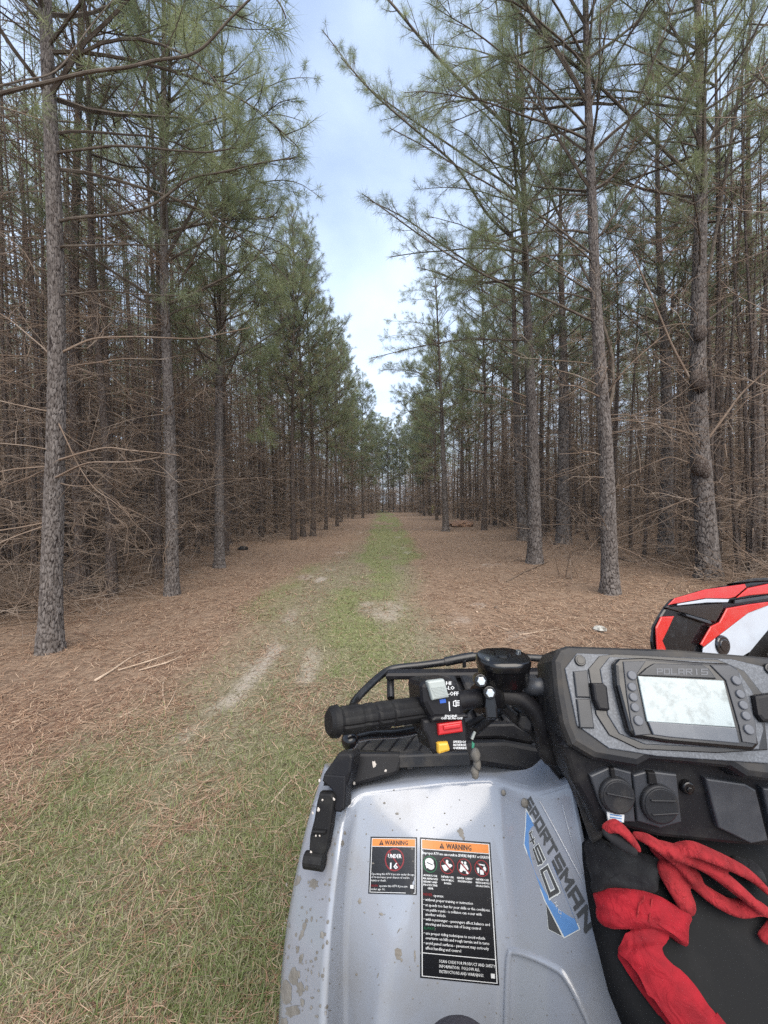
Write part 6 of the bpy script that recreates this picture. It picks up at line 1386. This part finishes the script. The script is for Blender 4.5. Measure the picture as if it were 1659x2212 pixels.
# ------------------------------------------------------------------ the red vehicle beyond the dash
M['red_paint'] = mat('red_gloss_paint', (0.40, 0.013, 0.009), 0.25, coat=0.4, noise=(16, (0.38, 0.04, 0.03), 0.45, 0.8, 0.5))
M['white_paint'] = mat('white_gloss_paint', (0.37, 0.41, 0.47), 0.3, coat=0.3, noise=(10, (0.32, 0.345, 0.39), 0.45, 0.8, 0.5))
M['lens'] = mat('smoked_headlight_lens', (0.010, 0.010, 0.012), 0.08, coat=0.5)
rv = empty('quad_bike', (1.9, 2.2, 0), 'red and white quad bike parked beyond the dash, smoked headlight showing', 'quad bike')
RV = Plane((1410, 1380, 1.90), (1659, 1380, 2.12), (1480, 1260, 2.02))
def vp(name, poly, h0, h1, bev, m, parent=None):
    mb = MB(); mb.plate(z2(*poly), RV, h0, h1, bev, back=ray(1530, 1340).normalized() * 1.0); return part(name, mb, m, parent or rv)
body = vp('front_cowl', ((874, 400), (912, 330), (955, 262), (1000, 212), (1200, 150), (1400, 110), (1540, 80), (1800, 66), (2100, 60), (2200, 300), (2200, 760), (1500, 800), (1000, 760), (880, 620), (864, 500)), -.42, 0, .012, M['black_smooth'])
vp('hood', ((946, 246), (992, 200), (1200, 140), (1470, 103), (1482, 125), (1405, 190), (1362, 202), (1200, 200), (1000, 236)), -.30, .022, .003, M['red_paint'])
vp('hood', ((1412, 197), (1492, 130), (1659, 96), (1900, 80), (1900, 150), (1659, 168), (1500, 182)), -.30, .024, .005, M['red_paint'])
vp('trim', ((1000, 238), (1200, 203), (1352, 206), (1342, 226), (1200, 228), (1000, 248)), -.05, .030, .002, M['white_paint'])
vp('trim', ((1368, 98), (1530, 64), (1900, 50), (1900, 72), (1540, 84)), -.25, .020, .003, M['dusty'])
vp('trim', ((1405, 214), (1659, 176), (1900, 160), (1900, 185), (1659, 198), (1405, 236)), -.05, .020, .002, M['panel_grey'])
vp('bumper', ((866, 400), (902, 326), (992, 322), (952, 410), (912, 490), (932, 535), (960, 640), (880, 640)), -.20, .020, .005, M['red_paint'])
hl = vp('headlight', ((930, 262), (1120, 244), (1328, 232), (1338, 275), (1285, 362), (1230, 352), (1060, 300)), -.10, .014, .004, M['lens'])
vp('headlight_bar', ((1062, 306), (1232, 354), (1246, 372), (1225, 374), (1070, 322)), .0, .024, .003, M['panel_grey'])
vp('side_panel', ((1342, 268), (1500, 240), (1900, 190), (1900, 215), (1659, 236), (1490, 300), (1185, 530), (1162, 512), (1232, 392), (1292, 362)), -.10, .026, .004, M['red_paint'])
vp('side_panel', ((1484, 304), (1565, 262), (1659, 240), (1900, 220), (1900, 330), (1659, 382), (1505, 565), (1380, 640), (1180, 610), (1186, 538)), -.10, .022, .004, M['white_paint'])
vp('grille', ((1512, 566), (1600, 432), (1659, 388), (1900, 340), (1900, 700), (1500, 700)), -.10, .014, .006, M['rubber'])
c_ = Z2(1310, 517)
mb = MB(); mb.disc(*c_, RV, 66 * .3148 * 2.0 / FOC, 0, .034, .008, n=28); mb.disc(*c_, RV, 42 * .3148 * 2.0 / FOC, .03, .038, .004, n=20); part('marker_lamp', mb, M['lens'], rv)
def loc_box(name, c, s, m, bev=.03): mb_ = MB(); mb_.box(c, s, bev=bev); return part(name, mb_, m, rv)
loc_box('seat', (3.85, 2.75, .92), (.95, .34, .16), M['vinyl'], .05); loc_box('chassis', (3.1, 2.55, .52), (1.7, .40, .34), M['black']); 
for (wx, wy) in ((2.05, 2.22), (2.85, 2.95), (3.5, 2.25), (4.2, 2.95)):
    t_, r_ = wheel(None, (0, 0, 0), .31, .2, None, None, None); Rz = Matrix.Rotation(R(82), 3, 'Z')
    for mb_, nm, m_ in ((t_, 'wheel', M['rubber']), (r_, 'rim', M['panel_grey'])):
        mb_.v = [tuple(Rz @ Vector(p) + Vector((wx, wy, .315))) for p in mb_.v]; part(nm, mb_, m_, rv)
tubp = MB(); tubp.tube([(3.15, 2.1, 1.12), (3.2, 2.3, 1.16), (3.25, 2.55, 1.15), (3.25, 2.8, 1.16), (3.2, 3.0, 1.12)], .012, 10); part('handlebar', tubp, M['black'], rv)
tubp = MB(); tubp.tube([(3.22, 2.55, 1.15), (3.1, 2.55, .75)], .025, 10); part('steering_post', tubp, M['black'], rv)
cm, t, b = new_mat('camouflage_cloth')
co = t.nodes.new('ShaderNodeTexCoord'); n = t.nodes.new('ShaderNodeTexNoise'); n.inputs['Scale'].default_value = 26; t.links.new(co.outputs['Object'], n.inputs['Vector'])
cr_ = t.nodes.new('ShaderNodeValToRGB'); cr_.color_ramp.interpolation = 'CONSTANT'; t.links.new(n.outputs['Fac'], cr_.inputs[0])
cr_.color_ramp.elements[0].color = (.05, .045, .03, 1); cr_.color_ramp.elements[1].position = .44; cr_.color_ramp.elements[1].color = (.16, .15, .10, 1)
e_ = cr_.color_ramp.elements.new(.52); e_.color = (.42, .40, .33, 1); e_ = cr_.color_ramp.elements.new(.63); e_.color = (.09, .10, .05, 1)
t.links.new(cr_.outputs[0], b.inputs['Base Color']); b.inputs['Roughness'].default_value = .9
mb = MB(); P_ = [RV.hit(*Z2(1560, 590), .10), RV.hit(*Z2(1680, 530), .12), RV.hit(*Z2(1850, 500), .12), RV.hit(*Z2(2050, 510), .10)]
mb.tube([P_[0] - (P_[1] - P_[0]) * .1] + P_ + [P_[-1] + (P_[-1] - P_[-2]) * .1], [.012, .040, .062, .068, .06, .02], 14)
o = mb.build('camouflage_bag', cm, None, True); tag(o, 'camouflage cloth bag on the side of the red quad bike', 'bag')

# ------------------------------------------------------------------ small things lying about
def stick(label, pts_px, r1, r2, name='fallen_stick', m=None, forks=()):
    P = [PZ(x, y, 0) for x, y in pts_px]; P = [Vector((p.x, p.y, gzf(p.x, p.y) + r1 * .9)) for p in P]; k = len(P)
    mb = MB(); mb.tube(P, [r1 + (r2 - r1) * i / (k - 1) for i in range(k)], 7)
    for f in forks:
        Q = [PZ(x, y, 0) for x, y in f]; mb.tube([Vector((p.x, p.y, gzf(p.x, p.y) + r1 * .8 + .02 * i)) for i, p in enumerate(Q)], [r2 * 1.1] * (len(Q) - 1) + [r2 * .5], 6)
    o = mb.build(name, m or M['stick'], None, True); return tag(o, label, 'stick', 'sticks on the forest floor')
M['stick'] = mat('weathered_stick', (0.30, 0.225, 0.165), 0.9, noise=(20, (0.42, 0.34, 0.27), 0.4, 0.7), spec=0.2)
M['stick_dark'] = mat('dark_stick', (0.12, 0.09, 0.07), 0.9, spec=0.2)
stick('long forked stick on the straw right of the nearest pine', [(205, 1476), (240, 1455), (280, 1425), (320, 1408)], .011, .006, forks=([(255, 1452), (320, 1438), (400, 1412)], [(300, 1452), (360, 1440), (395, 1430)]))
stick('thin upright looking pale twig on the straw beside the trail', [(358, 1530), (352, 1500), (352, 1478), (365, 1462)], .006, .003, forks=([(358, 1528), (372, 1510), (382, 1495)],))
stick('curved brown twig lying left of the pale forked one', [(260, 1550), (290, 1535), (312, 1512), (318, 1480)], .006, .003)
stick('short brown stick crossing straw at the left picture edge', [(25, 1568), (60, 1555), (120, 1530)], .007, .004)
stick('dark stick at the foot of the first right pine', [(1095, 1255), (1130, 1238), (1185, 1216)], .014, .007, m=M['stick_dark'])
stick('grey stick lying between straw and dash on the right', [(1120, 1372), (1165, 1364), (1215, 1358)], .008, .004)
stick('short stick in the straw right of the bare sand', [(1070, 1352), (1100, 1362)], .008, .006)
stick('dark broken stick by the leaning pine', [(1335, 1212), (1372, 1222)], .02, .015, m=M['stick_dark'])
stick('long pale log behind the knotty pine', [(1580, 1186), (1640, 1187), (1700, 1190)], .04, .035)
stick('slim twig lying across the dry grass near the vehicle', [(585, 1730), (620, 1690), (650, 1660)], .005, .003)
stick('pale straw stalk lying by the fender edge', [(600, 1800), (640, 1748)], .003, .002)
mb = MB(); P = [PY(1548, 1142, 8.2), PY(1600, 1085, 8.4), PY(1640, 1052, 8.6), PY(1720, 1035, 8.9)]; mb.tube(P, [.05, .045, .04, .03], 9)
tag(mb.build('broken_log', M['deadwood'], None, True), 'grey broken log slanting up right of the knotty pine', 'log')
rs_ = np.random.default_rng(5)
for lbl, (bx_, by_), n_t, h_ in (('spray of bare saplings beside the knotty pine', (1470, 1230), 10, 1.5), ('thin dead sapling between the two nearest right pines', (1232, 1248), 5, 1.6), ('bare brush clump at the left picture edge', (20, 1330), 12, 1.0), ('low heap of dead branches left of the trail beyond the third pine', (560, 1170), 16, .9)):
    p = PZ(bx_, by_, 0); a = Acc()
    for _ in range(n_t):
        az = rs_.uniform(0, 6.28); st_ = np.array([rs_.normal(0, .12), rs_.normal(0, .12), 0]); lean = rs_.uniform(.2, 1.0) if 'heap' not in lbl else rs_.uniform(1.2, 3)
        pts = wander(st_, (math.cos(az) * lean, math.sin(az) * lean, 1), h_ * rs_.uniform(.5, 1.1), 6, -.2, .12, rs_); a.tube(pts, np.linspace(.009, .003, 7), 5)
        for _ in range(5):
            i = rs_.integers(1, 6); tw = wander(pts[i], rs_.normal(0, 1, 3) + np.array([0, 0, .3]), h_ * rs_.uniform(.1, .35), 3, -.2, .2, rs_); a.tube(tw, np.linspace(.0045, .0015, 4), 4)
    o = obj('dead_shrub', a.wood_mesh('dead_shrub', M['deadwood'])); o.location = (p.x, p.y, gzf(p.x, p.y)); tag(o, lbl, 'shrub', 'dead shrubs')
def rock(px, py, size, label, m, cat='rock', name='stone', sq=.55):
    p = PZ(px, py, 0); rr = random.Random(px); mb = MB(); rings = []
    for a in np.linspace(-1.4, 1.45, 8):
        rings.append([Vector((size * math.cos(a) * math.cos(t_) * rr.uniform(.75, 1.15), size * math.cos(a) * math.sin(t_) * rr.uniform(.75, 1.15), size * sq * math.sin(a) * rr.uniform(.9, 1.1))) for t_ in np.linspace(0, 6.283, 12, endpoint=False)])
    mb.loft(rings); o = mb.build(name, m); o.location = (p.x, p.y, gzf(p.x, p.y) + size * sq * .4); return tag(o, label, cat)
M['stone'] = mat('white_limestone', (0.36, 0.36, 0.34), 0.9, noise=(14, (0.10, 0.09, 0.075), 0.45, 0.6), bump=(30, .7, .02))
rock(1295, 1360, .075, 'lone white stone on the straw just left of the red vehicle', M['stone'])
rock(1072, 1313, .035, 'brown pine cone lying right of the sandy patch', M['stick_dark'], 'pine cone', 'pine_cone', .8)
rock(1030, 1322, .02, 'tiny pale pebble beside the pine cone', M['stick'])
rock(998, 1138, .75, 'low mound of pine straw at the foot of a right hand pine', mat('straw_mound', (.24, .145, .095), .95, noise=(12, (.12, .07, .05), .4, .65), bump=(30, .8, .03)), 'mound', 'straw_mound', .35)
rock(525, 1190, .16, 'small charred black log end beside the third left pine', mat('charred', (.008, .007, .007), .9), 'log', 'charred_log', .55)
# broken stump left
p = PZ(182, 1283, 0); mb = MB(); rr = random.Random(3)
mb.loft([[Vector((r4 * (1 + .18 * math.sin(3 * t_ + z_ * 8)) * math.cos(t_), r4 * math.sin(t_), z_ + (rr.uniform(0, .14) if z_ > .3 else 0))) for t_ in np.linspace(0, 6.283, 14, endpoint=False)] for z_, r4 in ((-.1, .26), (.05, .20), (.2, .17), (.36, .15), (.38, .06))])
o = mb.build('tree_stump', M['bark']); o.location = (p.x + .12, p.y - .25, gzf(p.x, p.y)); tag(o, 'rotten broken stump at the wood edge behind the nearest left pine', 'stump')
sp_ = Acc(); pts = wander((0, 0, 0), (0.1, 0, 1), 1.1, 5, 0, .08, rs_); sp_.tube(pts, np.linspace(.012, .005, 6), 5); sp_.needles(pts[2:], [np.array([0, 0, 1.0])] * 4, 14, .35, .05, .7, rs_)
o = obj('sapling', sp_.crown_mesh('sapling', [M['limb'], leaf_mat('yellow_leaf', (.40, .42, .10), (.5, .5, .16), .4)])); p = PZ(930, 1114, 0); o.location = (p.x, p.y, gzf(p.x, p.y)); tag(o, 'small yellow leaved sapling far down the right edge', 'sapling')


# ------------------------------------------------------------------ thin haze volume, added to lighten the dark far trees
def haze(density):
    m = bpy.data.materials.new('added_haze'); m.use_nodes = True; t = m.node_tree; t.nodes.remove(t.nodes['Principled BSDF'])
    v = t.nodes.new('ShaderNodeVolumePrincipled'); v.inputs['Color'].default_value = (0.86, 0.93, 0.95, 1); v.inputs['Density'].default_value = density
    t.links.new(v.outputs[0], t.nodes['Material Output'].inputs['Volume'])
    mb = MB(); mb.box((0, 80, 7.5), (500, 500, 18)); o = mb.build('haze', m); tag(o, 'thin pale haze added to lighten the far trees', kind='stuff')
haze(0.0006)
